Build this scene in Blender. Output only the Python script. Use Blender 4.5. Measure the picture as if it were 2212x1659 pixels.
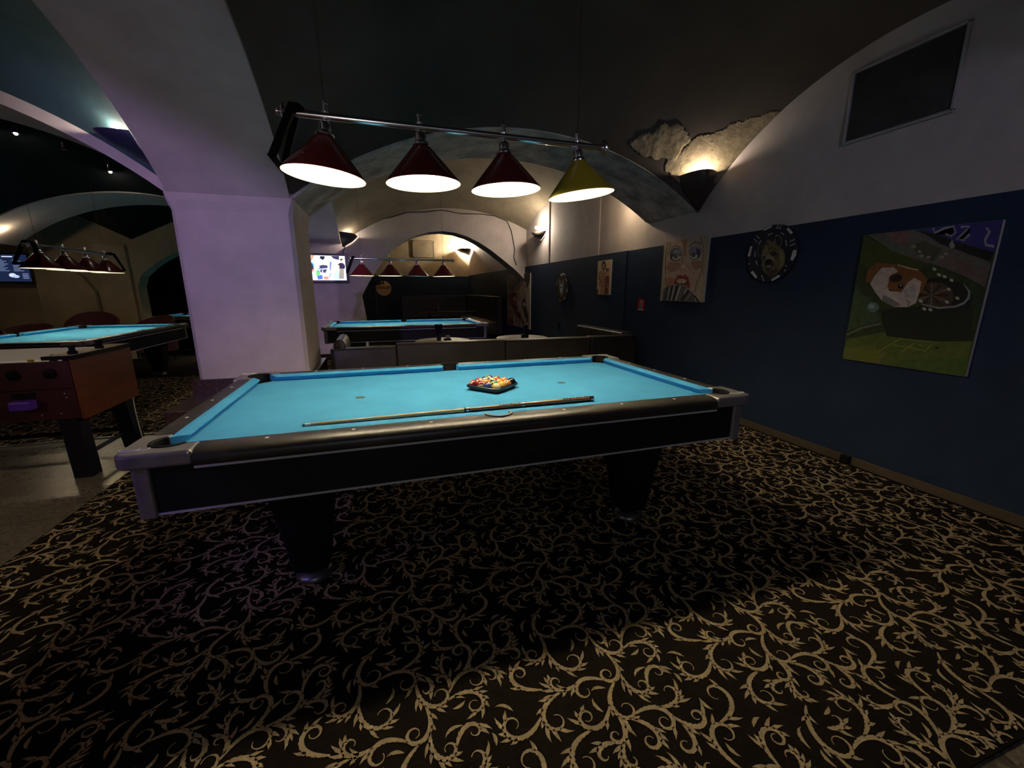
import bpy, bmesh, math, random
import numpy as np
from mathutils import Vector, Matrix

# ------------------------------------------------------------------ scene, camera, light
for o in list(bpy.data.objects):
    bpy.data.objects.remove(o, do_unlink=True)
SC = bpy.context.scene
C = SC.collection
PI = math.pi

cam_d = bpy.data.cameras.new('camera')
cam_d.sensor_fit = 'HORIZONTAL'; cam_d.sensor_width = 36.0
cam_d.lens = 36.0 * 898.08 / 2212.0
cam_d.clip_start = 0.02; cam_d.clip_end = 200
cam = bpy.data.objects.new('camera', cam_d); C.objects.link(cam)
_p, _r, _y = -0.22193, -0.00126, 0.31088
_fw = Vector((math.sin(_y)*math.cos(_p), math.cos(_y)*math.cos(_p), math.sin(_p)))
_r0 = Vector((math.cos(_y), -math.sin(_y), 0)); _u0 = _r0.cross(_fw)
_rt = _r0*math.cos(_r) + _u0*math.sin(_r); _up = _rt.cross(_fw)
_m = Matrix((_rt, _up, -_fw)).transposed().to_4x4(); _m.translation = Vector((-0.5119, -2.4868, 1.3746))
cam.matrix_world = _m
SC.camera = cam

w = bpy.data.worlds.new('world'); SC.world = w; w.use_nodes = True
w.node_tree.nodes['Background'].inputs[0].default_value = (0.30, 0.33, 0.45, 1)
w.node_tree.nodes['Background'].inputs[1].default_value = 0.004

def light(name, kind, loc, energy, color, size=0.1, target=None, spot=None, blend=0.6):
    d = bpy.data.lights.new(name, kind); d.energy = energy; d.color = color
    if kind == 'AREA': d.size = size
    else: d.shadow_soft_size = size
    if kind == 'SPOT': d.spot_size = spot; d.spot_blend = blend
    o = bpy.data.objects.new(name, d); C.objects.link(o); o.location = loc
    if target is not None:
        o.rotation_euler = (Vector(target)-Vector(loc)).to_track_quat('-Z', 'Y').to_euler()
    return o

VIOLET = (0.30, 0.16, 1.0)
# violet party spotlights on the ceiling of the hall behind and beside the camera, and in the second bay
light('violet_spot', 'SPOT', (-2.9, -3.6, 2.5), 200, (0.57, 0.42, 1.0), 0.06, (-1.55, 1.7, 1.85), 0.68, 1.0)
light('violet_side_spot', 'SPOT', (-3.6, -2.6, 2.5), 42, VIOLET, 0.06, (-1.62, -0.72, 0.72), 0.32, 1.0)
light('violet_back_spot', 'SPOT', (-0.9, 3.3, 2.5), 46, (0.58, 0.40, 1.0), 0.06, (-1.5, 7.4, 1.3), 0.9, 1.0)
light('wall_fill_spot', 'SPOT', (0.6, -4.6, 2.7), 32, (0.72, 0.68, 1.0), 0.15, (3.0, 0.9, 2.1), 1.2, 1.0)  # added fill that lifts the right wall, no known lamp
light('arch_fill_spot', 'SPOT', (-0.6, -3.9, 1.0), 26, (1.0, 0.60, 0.58), 0.12, (-1.55, 0.5, 2.75), 0.62, 1.0)  # invented lamp behind the camera, brightens the left arch soffit
light('aisle_spot', 'SPOT', (-3.3, 1.75, 2.62), 10, (1.0, 0.86, 0.68), 0.03, (-3.25, 1.62, 0.8), 0.75, 0.6)
light('aisle_uplight', 'POINT', (-5.9, 6.35, 2.25), 2.2, (1.0, 0.78, 0.50), 0.03)
light('second_bay_uplight', 'POINT', (2.72, 2.95, 2.58), 5.5, (1.0, 0.78, 0.50), 0.03)
light('hall_fill', 'POINT', (-0.6, -5.6, 1.9), 18, (0.82, 0.88, 1.0), 0.15)  # made-up ambient fill in the unseen part of the hall
light('aisle_fill', 'POINT', (-5.4, -2.0, 2.2), 14, (1.0, 0.70, 0.62), 0.12)  # fill added to raise the aisle's ambient level, no fixture there

for _k, _v in (('max_bounces', 5), ('diffuse_bounces', 3), ('glossy_bounces', 3), ('transmission_bounces', 2), ('caustics_reflective', False), ('caustics_refractive', False)):
    setattr(SC.cycles, _k, _v)
SC.view_settings.view_transform = 'Standard'; SC.view_settings.look = 'None'
SC.view_settings.gamma = 1.0; SC.view_settings.use_curve_mapping = False
SC.view_settings.exposure = 1.0

# ------------------------------------------------------------------ helpers
MATS = {}
def mat(name, col, rough=0.6, metal=0.0, var=0.0, scale=8.0, bump=0.0, bscale=60.0, emit=None, estr=0.0, spec=0.5, coat=0.0, col2=None, stretch=None):
    if name in MATS: return MATS[name]
    m = bpy.data.materials.new(name); m.use_nodes = True
    nt = m.node_tree; b = nt.nodes['Principled BSDF']
    b.inputs['Base Color'].default_value = (*col, 1); b.inputs['Roughness'].default_value = rough
    b.inputs['Metallic'].default_value = metal; b.inputs['Specular IOR Level'].default_value = spec
    b.inputs['Coat Weight'].default_value = coat
    if emit is not None:
        b.inputs['Emission Color'].default_value = (*emit, 1); b.inputs['Emission Strength'].default_value = estr
    tc = nt.nodes.new('ShaderNodeTexCoord'); co = tc.outputs['Object']
    if stretch:
        mp = nt.nodes.new('ShaderNodeMapping'); mp.inputs['Scale'].default_value = stretch
        nt.links.new(co, mp.inputs['Vector']); co = mp.outputs[0]
    if var > 0 or col2 is not None:
        n = nt.nodes.new('ShaderNodeTexNoise'); n.inputs['Scale'].default_value = scale
        n.inputs['Detail'].default_value = 6; n.inputs['Roughness'].default_value = 0.6
        nt.links.new(co, n.inputs['Vector'])
        r = nt.nodes.new('ShaderNodeValToRGB')
        lo = tuple(c*(1-var) for c in col); hi = tuple(min(1, c*(1+var)) for c in col) if col2 is None else col2
        if col2 is not None: lo = col
        r.color_ramp.elements[0].position = 0.33; r.color_ramp.elements[0].color = (*lo, 1)
        r.color_ramp.elements[1].position = 0.67; r.color_ramp.elements[1].color = (*hi, 1)
        nt.links.new(n.outputs['Fac'], r.inputs['Fac']); nt.links.new(r.outputs['Color'], b.inputs['Base Color'])
    if bump > 0:
        n2 = nt.nodes.new('ShaderNodeTexNoise'); n2.inputs['Scale'].default_value = bscale; n2.inputs['Detail'].default_value = 5
        nt.links.new(co, n2.inputs['Vector'])
        bp = nt.nodes.new('ShaderNodeBump'); bp.inputs['Strength'].default_value = bump; bp.inputs['Distance'].default_value = 0.01
        nt.links.new(n2.outputs['Fac'], bp.inputs['Height']); nt.links.new(bp.outputs['Normal'], b.inputs['Normal'])
    MATS[name] = m
    return m

def srgb(r, g, b):
    f = lambda c: (c/255/12.92) if c/255 <= 0.04045 else ((c/255+0.055)/1.055)**2.4
    return (f(r), f(g), f(b))

def link(o, parent=None):
    C.objects.link(o)
    if parent is not None: o.parent = parent
    return o
def tag(o, label=None, cat=None, group=None, kind=None):
    if label: o['label'] = label
    if cat: o['category'] = cat
    if group: o['group'] = group
    if kind: o['kind'] = kind
    return o
def thing(name, label, cat, loc=(0,0,0), rz=0.0, group=None, rot=None):
    o = bpy.data.objects.new(name, None); C.objects.link(o); o.empty_display_size = 0.1
    o.location = loc; o.rotation_euler = rot if rot else (0, 0, rz)
    return tag(o, label, cat, group)
def obj(name, bm, mats, parent=None, smooth=False, bevel=0.0, seg=2, loc=None, rot=None, fix=True):
    me = bpy.data.meshes.new(name)
    if fix: bmesh.ops.recalc_face_normals(bm, faces=bm.faces[:])
    bm.to_mesh(me); bm.free()
    for m in (mats if isinstance(mats, (list, tuple)) else [mats]): me.materials.append(m)
    if smooth:
        for p in me.polygons: p.use_smooth = True
        if smooth != 'all':
            try: me.set_sharp_from_angle(angle=math.radians(38))
            except Exception: pass
    o = bpy.data.objects.new(name, me); link(o, parent)
    if loc: o.location = loc
    if rot: o.rotation_euler = rot
    if bevel > 0:
        b = o.modifiers.new('bevel', 'BEVEL'); b.width = bevel; b.segments = seg; b.limit_method = 'ANGLE'; b.angle_limit = math.radians(40)
    return o
def dup(root, loc=None, rz=None, label=None, group=None):
    r = root.copy(); C.objects.link(r)
    if loc is not None: r.location = loc
    if rz is not None: r.rotation_euler = (0, 0, rz)
    if label: r['label'] = label
    if group: r['group'] = group
    for ch in list(root.children):
        c = ch.copy(); C.objects.link(c); c.parent = r
        for g in list(ch.children):
            d = g.copy(); C.objects.link(d); d.parent = c
    return r
def struct(name, bm, m, smooth=False, **k):
    return tag(obj(name, bm, m, None, smooth, **k), kind='structure')

def BM(): return bmesh.new()
def box(bm, x0, x1, y0, y1, z0, z1, mi=0, mtx=None):
    vs = [bm.verts.new(p) for p in ((x0,y0,z0),(x1,y0,z0),(x1,y1,z0),(x0,y1,z0),(x0,y0,z1),(x1,y0,z1),(x1,y1,z1),(x0,y1,z1))]
    if mtx is not None:
        for v in vs: v.co = mtx @ v.co
    for f in ((3,2,1,0),(4,5,6,7),(0,1,5,4),(1,2,6,5),(2,3,7,6),(3,0,4,7)):
        fc = bm.faces.new([vs[i] for i in f]); fc.material_index = mi
    return bm
def cbox(cx, cy, cz, sx, sy, sz): return box(BM(), cx-sx/2, cx+sx/2, cy-sy/2, cy+sy/2, cz-sz/2, cz+sz/2)
def prism(bm, pts, z0, z1, mi=0, axis='z'):
    # extrude a 2D outline; axis says which world axis the extrusion follows
    def P(a, b, h):
        return {'z': (a, b, h), 'y': (a, h, b), 'x': (h, a, b)}[axis]
    lo = [bm.verts.new(P(a, b, z0)) for a, b in pts]; hi = [bm.verts.new(P(a, b, z1)) for a, b in pts]
    n = len(pts)
    for f in (bm.faces.new(lo[::-1]), bm.faces.new(hi)): f.material_index = mi
    for i in range(n):
        f = bm.faces.new((lo[i], lo[(i+1) % n], hi[(i+1) % n], hi[i])); f.material_index = mi
    return bm
def lathe(bm, prof, n=32, cx=0, cy=0, cz=0, mi=0, a0=0.0, a1=2*PI, mtx=None):
    full = abs(a1-a0-2*PI) < 1e-6
    rings = []
    for r, z in prof:
        ring = []
        for k in range(n if full else n+1):
            a = a0 + (a1-a0)*k/n
            v = Vector((cx+r*math.cos(a), cy+r*math.sin(a), cz+z))
            ring.append(bm.verts.new(mtx @ v if mtx is not None else v))
        rings.append(ring)
    for i in range(len(rings)-1):
        A, B = rings[i], rings[i+1]; m = len(A)
        for k in range(m if full else m-1):
            f = bm.faces.new((A[k], A[(k+1) % m], B[(k+1) % m], B[k])); f.material_index = mi
    return bm
def tube(bm, pts, r, n=8, mi=0, caps=True):
    pts = [Vector(p) for p in pts]; rings = []
    rr = r if isinstance(r, (list, tuple)) else [r]*len(pts)
    up = Vector((0, 0, 1))
    for i, p in enumerate(pts):
        t = (pts[min(i+1, len(pts)-1)] - pts[max(i-1, 0)]).normalized()
        a = t.cross(up)
        if a.length < 1e-3: a = t.cross(Vector((1, 0, 0)))
        a.normalize(); b = a.cross(t)
        rings.append([bm.verts.new(p + (a*math.cos(2*PI*k/n) + b*math.sin(2*PI*k/n))*rr[i]) for k in range(n)])
    for i in range(len(rings)-1):
        for k in range(n):
            f = bm.faces.new((rings[i][k], rings[i][(k+1) % n], rings[i+1][(k+1) % n], rings[i+1][k])); f.material_index = mi
    if caps:
        for rg in (rings[0], rings[-1]):
            f = bm.faces.new(rg); f.material_index = mi
    return bm
def rrect(x0, x1, y0, y1, r, n=5):
    out = []
    for cx, cy, a in ((x1-r, y1-r, 0), (x0+r, y1-r, PI/2), (x0+r, y0+r, PI), (x1-r, y0+r, 1.5*PI)):
        for k in range(n+1):
            t = a + PI/2*k/n; out.append((cx+r*math.cos(t), cy+r*math.sin(t)))
    return out
def ell(cx, cy, rx, ry, n=20, rot=0.0, a0=0.0, a1=2*PI):
    o = []
    m = n if abs(a1-a0-2*PI) < 1e-6 else n+1
    for k in range(m):
        t = a0+(a1-a0)*k/n; x, y = rx*math.cos(t), ry*math.sin(t)
        o.append((cx+x*math.cos(rot)-y*math.sin(rot), cy+x*math.sin(rot)+y*math.cos(rot)))
    return o
def stroke(pts, wd):
    # polygon along a polyline, width (or list of widths) wd
    n = len(pts); L = []; R = []
    for i, (x, y) in enumerate(pts):
        x0, y0 = pts[max(i-1, 0)]; x1, y1 = pts[min(i+1, n-1)]
        d = math.hypot(x1-x0, y1-y0) or 1; nx, ny = -(y1-y0)/d, (x1-x0)/d
        h = (wd[i] if isinstance(wd, (list, tuple)) else wd)/2
        L.append((x+nx*h, y+ny*h)); R.append((x-nx*h, y-ny*h))
    return L + R[::-1]
def text_bm(body, size, align='CENTER'):
    cu = bpy.data.curves.new('lettering', 'FONT'); cu.body = body; cu.size = size; cu.align_x = align; cu.align_y = 'CENTER'; cu.extrude = 0.0; cu.offset = size*0.02
    cu.resolution_u = 2
    o = bpy.data.objects.new('lettering', cu); C.objects.link(o)
    bpy.context.view_layer.update()
    me = bpy.data.meshes.new_from_object(o.evaluated_get(bpy.context.evaluated_depsgraph_get()))
    bm = BM(); bm.from_mesh(me)
    bpy.data.objects.remove(o, do_unlink=True); bpy.data.curves.remove(cu); bpy.data.meshes.remove(me)
    return bm

class Art:
    # flat print built on a canvas of W x H metres; outlines are given in any plane coordinates
    # whose canvas corners are q = TL, TR, BR, BL; local frame: x right, y up, z towards the viewer
    def __init__(s, q, W, H):
        s.W, s.H = W, H
        A = []; B = []
        for (x, y), (u, v) in zip(q, ((-W/2, H/2), (W/2, H/2), (W/2, -H/2), (-W/2, -H/2))):
            A.append([x, y, 1, 0, 0, 0, -u*x, -u*y]); B.append(u)
            A.append([0, 0, 0, x, y, 1, -v*x, -v*y]); B.append(v)
        s.h = np.append(np.linalg.solve(np.array(A, float), np.array(B, float)), 1).reshape(3, 3)
        s.items = []
    def P(s, x, y):
        r = s.h @ np.array((x, y, 1.0)); return r[0]/r[2], r[1]/r[2]
    def poly(s, pts, col, clip=True):
        s.items.append(([s.P(*p) for p in pts], col))
    def line(s, pts, wd, col): s.poly(stroke(pts, wd), col)
    def build(s, name, parent, prefix, z=0.0, rough=0.7, emit=0.0, step=0.00012, circle=None):
        bm = BM(); cols = []; hw, hh = s.W/2-0.0008, s.H/2-0.0008
        for k, (pts, col) in enumerate(s.items):
            if col not in cols: cols.append(col)
            if circle: pts = [(x*min(1, circle/max(1e-9, math.hypot(x, y))), y*min(1, circle/max(1e-9, math.hypot(x, y)))) for x, y in pts]
            else: pts = [(max(-hw, min(hw, x)), max(-hh, min(hh, y))) for x, y in pts]
            cl = []
            for p in pts:
                if not cl or math.hypot(p[0]-cl[-1][0], p[1]-cl[-1][1]) > 1e-5: cl.append(p)
            if len(cl) > 2 and math.hypot(cl[0][0]-cl[-1][0], cl[0][1]-cl[-1][1]) < 1e-5: cl.pop()
            if len(cl) < 3: continue
            vs = [bm.verts.new((x, y, z+step*(k+1))) for x, y in cl]
            f = bm.faces.new(vs); f.material_index = cols.index(col)
        bmesh.ops.triangulate(bm, faces=bm.faces[:])
        for f in bm.faces:
            if f.normal.z < 0: f.normal_flip()
        ms = []
        for c in cols:
            c_ = srgb(*c)
            if emit > 0: ms.append(mat('%s_%d_%d_%d' % ((prefix,)+c), (0.01, 0.01, 0.01), 0.3, emit=c_, estr=emit)); ms[-1].cycles.emission_sampling = 'NONE'
            else: ms.append(mat('%s_%d_%d_%d' % ((prefix,)+c), c_, rough, var=0.18, scale=30, bump=0.15, bscale=90))
        return obj(name, bm, ms, parent, fix=False)
# ------------------------------------------------------------------ materials of the place
M_PLASTER = mat('white_plaster', (0.47, 0.405, 0.385), 0.85, var=0.10, scale=3, bump=0.25, bscale=14)
M_PLASTER_W = mat('worn_plaster', (0.47, 0.43, 0.39), 0.9, var=0.45, scale=4.5, bump=0.6, bscale=18)
M_CREAM = mat('cream_plaster', (0.36, 0.29, 0.19), 0.85, var=0.15, scale=2.5, bump=0.3, bscale=14)
M_BLUE = mat('dark_blue_wall_paint', (0.016, 0.030, 0.062), 0.75, var=0.12, scale=2.5, bump=0.2, bscale=25, spec=0.25)
M_VAULT = mat('charcoal_vault_paint', (0.080, 0.064, 0.053), 0.9, var=0.15, scale=1.6, bump=0.35, bscale=7, spec=0.2)
M_TEAL = mat('dark_teal_vault_paint', (0.050, 0.105, 0.120), 0.85, var=0.10, scale=1.6, bump=0.25, bscale=7, spec=0.2)
M_VAULT2 = mat('drab_vault_paint', (0.23, 0.19, 0.135), 0.9, var=0.18, scale=2.2, bump=0.3, bscale=8, spec=0.2)
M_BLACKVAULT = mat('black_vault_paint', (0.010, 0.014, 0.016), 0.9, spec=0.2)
M_CARPET = mat('brown_black_carpet', (0.011, 0.0075, 0.005), 1.0, var=0.25, scale=40, bump=0.5, bscale=420, spec=0.1)
M_SCROLL = mat('tan_carpet_scrolls', (0.56, 0.425, 0.245), 1.0, var=0.18, scale=60, bump=0.7, bscale=420, spec=0.1)
M_TRIM = mat('aluminium_trim', (0.75, 0.74, 0.72), 0.28, 1.0)
M_BASE = mat('brown_baseboard', (0.075, 0.052, 0.030), 0.7, var=0.15, scale=6)
M_GRANITE = mat('brown_granite', (0.012, 0.008, 0.007), 0.3, var=0.0, col2=(0.085, 0.045, 0.038), scale=42)

def terrazzo():
    m = bpy.data.materials.new('brown_terrazzo'); m.use_nodes = True; nt = m.node_tree; b = nt.nodes['Principled BSDF']
    tc = nt.nodes.new('ShaderNodeTexCoord')
    v = nt.nodes.new('ShaderNodeTexVoronoi'); v.inputs['Scale'].default_value = 70
    n = nt.nodes.new('ShaderNodeTexNoise'); n.inputs['Scale'].default_value = 1.6; n.inputs['Detail'].default_value = 4
    br = nt.nodes.new('ShaderNodeTexBrick'); br.inputs['Scale'].default_value = 1.0; br.offset = 0.0
    br.inputs['Mortar Size'].default_value = 0.004; br.inputs['Brick Width'].default_value = 0.6; br.inputs['Row Height'].default_value = 0.6
    br.inputs['Color1'].default_value = (1, 1, 1, 1); br.inputs['Color2'].default_value = (0.88, 0.88, 0.88, 1); br.inputs['Mortar'].default_value = (0.35, 0.33, 0.3, 1)
    r = nt.nodes.new('ShaderNodeValToRGB'); cr = r.color_ramp
    cr.elements[0].color = (0.06, 0.05, 0.037, 1); cr.elements[1].color = (0.24, 0.20, 0.145, 1); cr.elements[1].position = 0.9
    mx = nt.nodes.new('ShaderNodeMix'); mx.data_type = 'RGBA'; mx.blend_type = 'MULTIPLY'; mx.inputs['Factor'].default_value = 1
    for q in (v, n, br): nt.links.new(tc.outputs['Object'], q.inputs['Vector'])
    nt.links.new(v.outputs['Color'], r.inputs['Fac']); nt.links.new(r.outputs['Color'], mx.inputs[6]); nt.links.new(br.outputs['Color'], mx.inputs[7])
    nt.links.new(mx.outputs[2], b.inputs['Base Color'])
    r2 = nt.nodes.new('ShaderNodeMapRange'); r2.inputs['To Min'].default_value = 0.18; r2.inputs['To Max'].default_value = 0.42
    nt.links.new(n.outputs['Fac'], r2.inputs['Value']); nt.links.new(r2.outputs[0], b.inputs['Roughness'])
    return m
M_TERRAZZO = terrazzo()

# ------------------------------------------------------------------ the grid of the vaulted cellar
XA, XB, XR = -2.0, -1.135, 3.03          # pillar sides, right wall
XW = -6.17                               # far side of the left aisle
YA, YB = 1.643, 2.56                     # arch between first and second bay
Y3 = 7.4                                 # wall with the wide opening
YF = -2.24                               # arch by the camera

def arcz(t, c, half, spring, rise):
    R = (half*half+rise*rise)/(2*rise); d = min(abs(t-c), half)
    return spring+rise-(R-math.sqrt(max(0, R*R-d*d)))
def z_main(X): return arcz(X, (XB+XR)/2, (XR-XB)/2, 2.165, 0.69) + 0.055*(X-(XB+XR)/2)/((XR-XB)/2)
def z_aisle(X): return arcz(X, (XW+XA)/2, (XA-XW)/2, 2.11, 0.75)
def z_left(Y): return arcz(Y, (YF+YA)/2, (YA-YF)/2, 2.11, 0.75)
def z_right(Y): return arcz(Y, (YF+YA)/2, (YA-YF)/2, 2.22, 0.915)
def z_left2(Y): return arcz(Y, (YB+Y3)/2, (Y3-YB)/2, 2.11, 0.74) + 0.22*(Y-YB)/(Y3-YB)
def z_wall3(X): return 3.16-(3.99-math.sqrt(3.99**2-(X-1.3)**2))
def z_right2(Y): return arcz(Y, (YB+Y3)/2, (Y3-YB)/2, 2.22, 0.86) + (z_wall3(XR)-2.22)*((Y-YB)/(Y3-YB))**3

def coons(X, Y, x0, x1, y0, y1, zL, zR, zF, zB):
    u, v = (X-x0)/(x1-x0), (Y-y0)/(y1-y0)
    return ((1-u)*zL(Y)+u*zR(Y)+(1-v)*zF(X)+v*zB(X)
            - ((1-u)*(1-v)*(zL(y0)+zF(x0))/2 + u*(1-v)*(zR(y0)+zF(x1))/2 + (1-u)*v*(zL(y1)+zB(x0))/2 + u*v*(zR(y1)+zB(x1))/2))
def vault(name, x0, x1, y0, y1, zL, zR, zF, zB, m, n=36):
    bm = BM(); g = []; t = []
    for j in range(n+1):
        Y = y0+(y1-y0)*j/n; row = []; row2 = []
        for i in range(n+1):
            X = x0+(x1-x0)*i/n; z = coons(X, Y, x0, x1, y0, y1, zL, zR, zF, zB)
            row.append(bm.verts.new((X, Y, z))); row2.append(bm.verts.new((X, Y, z+0.12)))
        g.append(row); t.append(row2)
    for j in range(n):
        for i in range(n):
            bm.faces.new((g[j][i], g[j+1][i], g[j+1][i+1], g[j][i+1]))
            bm.faces.new((t[j][i], t[j][i+1], t[j+1][i+1], t[j+1][i]))
    return struct(name, bm, m, smooth='all', fix=False)
def z_vault1(X, Y): return coons(X, Y, XB, XR, YF, YA, z_left, z_right, z_main, z_main)

# floor and carpets
struct('floor', box(BM(), -8.0, 3.4, -7, 15.0, -0.12, 0.0), M_TERRAZZO)
bm = BM(); box(bm, -2.42, XR, -2.0, 14.2, 0.0, 0.008); box(bm, -7.9, -2.42, 2.30, 12.9, 0.0, 0.008)
CARPET = struct('floor_carpet', bm, M_CARPET)
bm = BM(); box(bm, -7.9, -2.42, 2.275, 2.30, 0.0, 0.012)
struct('trim_1', bm, M_TRIM, bevel=0.003)

# right wall: dark blue below, plaster above
bm = BM(); box(bm, XR, 3.3, -7, 3.0, 0, 1.93, 0); box(bm, 3.0, 3.3, 3.0, 14.2, 0, 1.93, 0)
box(bm, XR, 3.3, -7, 2.62, 1.93, 4.2, 1); box(bm, 3.055, 3.3, 2.62, 6.0, 1.93, 4.2, 1); box(bm, XR, 3.3, 6.0, 14.2, 1.93, 4.2, 1)
box(bm, 3.035, 3.06, 3.9, 4.75, 1.93, 3.1, 1)
struct('wall_right', bm, [M_BLUE, M_PLASTER])
bm = BM(); box(bm, 3.012, XR, -7, -0.36, 0.008, 0.075); box(bm, 3.012, XR, -0.29, 2.2, 0.008, 0.075)
struct('baseboard_right', bm, M_BASE, bevel=0.004)

# pillar with granite plinth, and the granite ledge in front of it
def flare(x0, x1, y0, y1, z0, z1, c):
    bm = BM(); rings = []
    for z, e, cc in ((z0, 0, c), (z1-0.11, 0, c), (z1-0.04, 0.018, c*0.8), (z1, 0.02, c*0.3), (z1+0.5, 0.02, c*0.3)):
        pts = []
        for sx, sy in ((0, 0), (1, 0), (1, 1), (0, 1)):
            X = x1+e if sx else x0-e; Y = y1+e if sy else y0-e
            dx = -cc if sx else cc; dy = -cc if sy else cc
            a, b = (X+dx, Y), (X, Y+dy)
            pts += [b, a] if (sx, sy) in ((0, 0), (1, 1)) else [a, b]
        rings.append([bm.verts.new((p[0], p[1], z)) for p in pts])
    for A, B in zip(rings, rings[1:]):
        for k in range(8): bm.faces.new((A[k], A[(k+1) % 8], B[(k+1) % 8], B[k]))
    bm.faces.new(rings[0][::-1]); bm.faces.new(rings[-1])
    return bm
struct('pillar', flare(XA, XB, YA+0.005, YB-0.005, 0.63, 2.11, 0.03), M_PLASTER)
struct('pillar_plinth', box(BM(), XA-0.05, XB+0.05, YA-0.02, YB+0.05, 0.0, 0.63), M_GRANITE, bevel=0.004)
struct('granite_ledge', box(BM(), XA-0.06, XB+0.06, 1.10, YA-0.021, 0.0, 0.5), M_GRANITE, bevel=0.006)
bm = BM(); box(bm, XA, XB, -3.15, YF, 0, 2.11)
struct('pillar', bm, M_PLASTER, bevel=0.02)

def arch(name, zf, t0, t1, h0, h1, axis, m, n=40, top=4.1):
    pts = [(t0+(t1-t0)*k/n, zf(t0+(t1-t0)*k/n)) for k in range(n+1)] + [(t1, top), (t0, top)]
    return struct(name, prism(BM(), pts, h0, h1, axis=axis), m)
arch('arch', z_main, XB, XR+0.05, YA, YB, 'y', M_PLASTER_W)
arch('arch', z_left, YF, YA, XA, XB, 'x', M_PLASTER)
arch('arch', z_aisle, XW, XA, YA, YB, 'y', M_PLASTER)
arch('arch', z_left2, YB, Y3, XA, XB, 'x', M_PLASTER)
arch('arch', z_aisle, XW, XA, 6.0, 7.0, 'y', M_PLASTER)
arch('arch', z_main, XB, XR+0.05, -3.15, YF, 'y', M_PLASTER)
arch('arch', z_aisle, XW, XA, -3.15, YF, 'y', M_PLASTER)

z_left_up = lambda Y: z_left(Y)+0.06
vault('ceiling', XB, XR, YF, YA, z_left_up, z_right, z_main, z_main, M_VAULT)
z_a2 = lambda X: z_aisle(X)+0.13
z_w = lambda Y: z_left(Y)+0.05
vault('ceiling_aisle', XW, XA, YF, YA, z_w, z_w, z_a2, z_a2, M_TEAL)
vault('ceiling_second_bay', XB, XR+0.05, YB, Y3, z_left2, z_right2, z_main, z_wall3, M_VAULT2)
z_b2 = lambda Y: arcz(Y, 4.28, 1.72, 2.15, 0.75)
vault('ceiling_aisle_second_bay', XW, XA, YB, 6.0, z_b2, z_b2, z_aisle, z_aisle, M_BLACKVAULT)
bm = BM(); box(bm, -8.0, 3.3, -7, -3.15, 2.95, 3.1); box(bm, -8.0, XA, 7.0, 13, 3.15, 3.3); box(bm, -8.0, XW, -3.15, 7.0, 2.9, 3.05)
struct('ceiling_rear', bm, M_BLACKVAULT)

def plaster_patch(name, poly, depth, lump, m, step=0.016, seed=1, zf=None):
    from mathutils import noise
    zf = zf or z_vault1
    xs = [p[0] for p in poly]; ys = [p[1] for p in poly]; V = {}; bm = BM()
    def inside(x, y):
        c = False; n = len(poly)
        for i in range(n):
            (x1, y1), (x2, y2) = poly[i], poly[(i+1) % n]
            if (y1 > y) != (y2 > y) and x < (x2-x1)*(y-y1)/(y2-y1)+x1: c = not c
        return c
    def edge(x, y):
        d = 9
        for i in range(len(poly)):
            a, b, q = Vector(poly[i]), Vector(poly[(i+1) % len(poly)]), Vector((x, y))
            t = max(0, min(1, (q-a).dot(b-a)/max(1e-9, (b-a).length_squared))); d = min(d, (a+(b-a)*t-q).length)
        return d
    nx, ny = int((max(xs)-min(xs))/step)+1, int((max(ys)-min(ys))/step)+1
    for i in range(nx+1):
        for j in range(ny+1):
            x, y = min(xs)+i*step, min(ys)+j*step
            q = Vector((x*9+seed, y*9, seed*1.7)); wob = 0.03*noise.noise(Vector((x*14, y*14, seed)))
            sgn = 1 if inside(x, y) else -1
            e = edge(x, y)*sgn+wob
            if e < -0.006 or x > XR+0.02: continue
            rise = max(0.0, min(1, (e+0.006)/0.02))
            h = depth*rise + lump*rise*(noise.noise(q)+0.6*noise.noise(q*2.3)+0.35*noise.noise(q*5.1)+0.3)
            pit = max(0, noise.noise(Vector((x*6+3*seed, y*6, 4.4)))-0.42)
            V[i, j] = bm.verts.new((min(x, XR-0.001), y, zf(x, y)-0.004-max(h, -0.002)+pit*0.05*rise))
    for (i, j) in list(V):
        if all(k in V for k in ((i+1, j), (i+1, j+1), (i, j+1))): bm.faces.new((V[i, j], V[i, j+1], V[i+1, j+1], V[i+1, j]))
    return struct(name, bm, m, smooth='all', fix=False)
M_BARE = mat('bare_crumbling_plaster', (0.31, 0.245, 0.16), 0.95, var=0.3, scale=16, bump=0.5, bscale=45, spec=0.1)
plaster_patch('trim_3', [(2.04, 1.55), (2.10, 1.46), (2.20, 1.38), (2.36, 1.27), (2.44, 1.25), (2.56, 1.29), (2.55, 1.41), (2.50, 1.50), (2.40, 1.52), (2.33, 1.55), (2.20, 1.58)], 0.012, 0.008, M_BARE, 0.012, 3)
plaster_patch('trim_4', [(2.50, 1.58), (2.46, 1.50), (2.56, 1.38), (2.62, 1.24), (2.72, 1.17), (2.78, 1.06), (2.84, 0.98), (2.94, 0.84), (3.03, 0.70), (3.03, 1.36), (2.98, 1.45), (2.80, 1.56)], 0.002, 0.0045, M_BARE, 0.012, 8)
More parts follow.
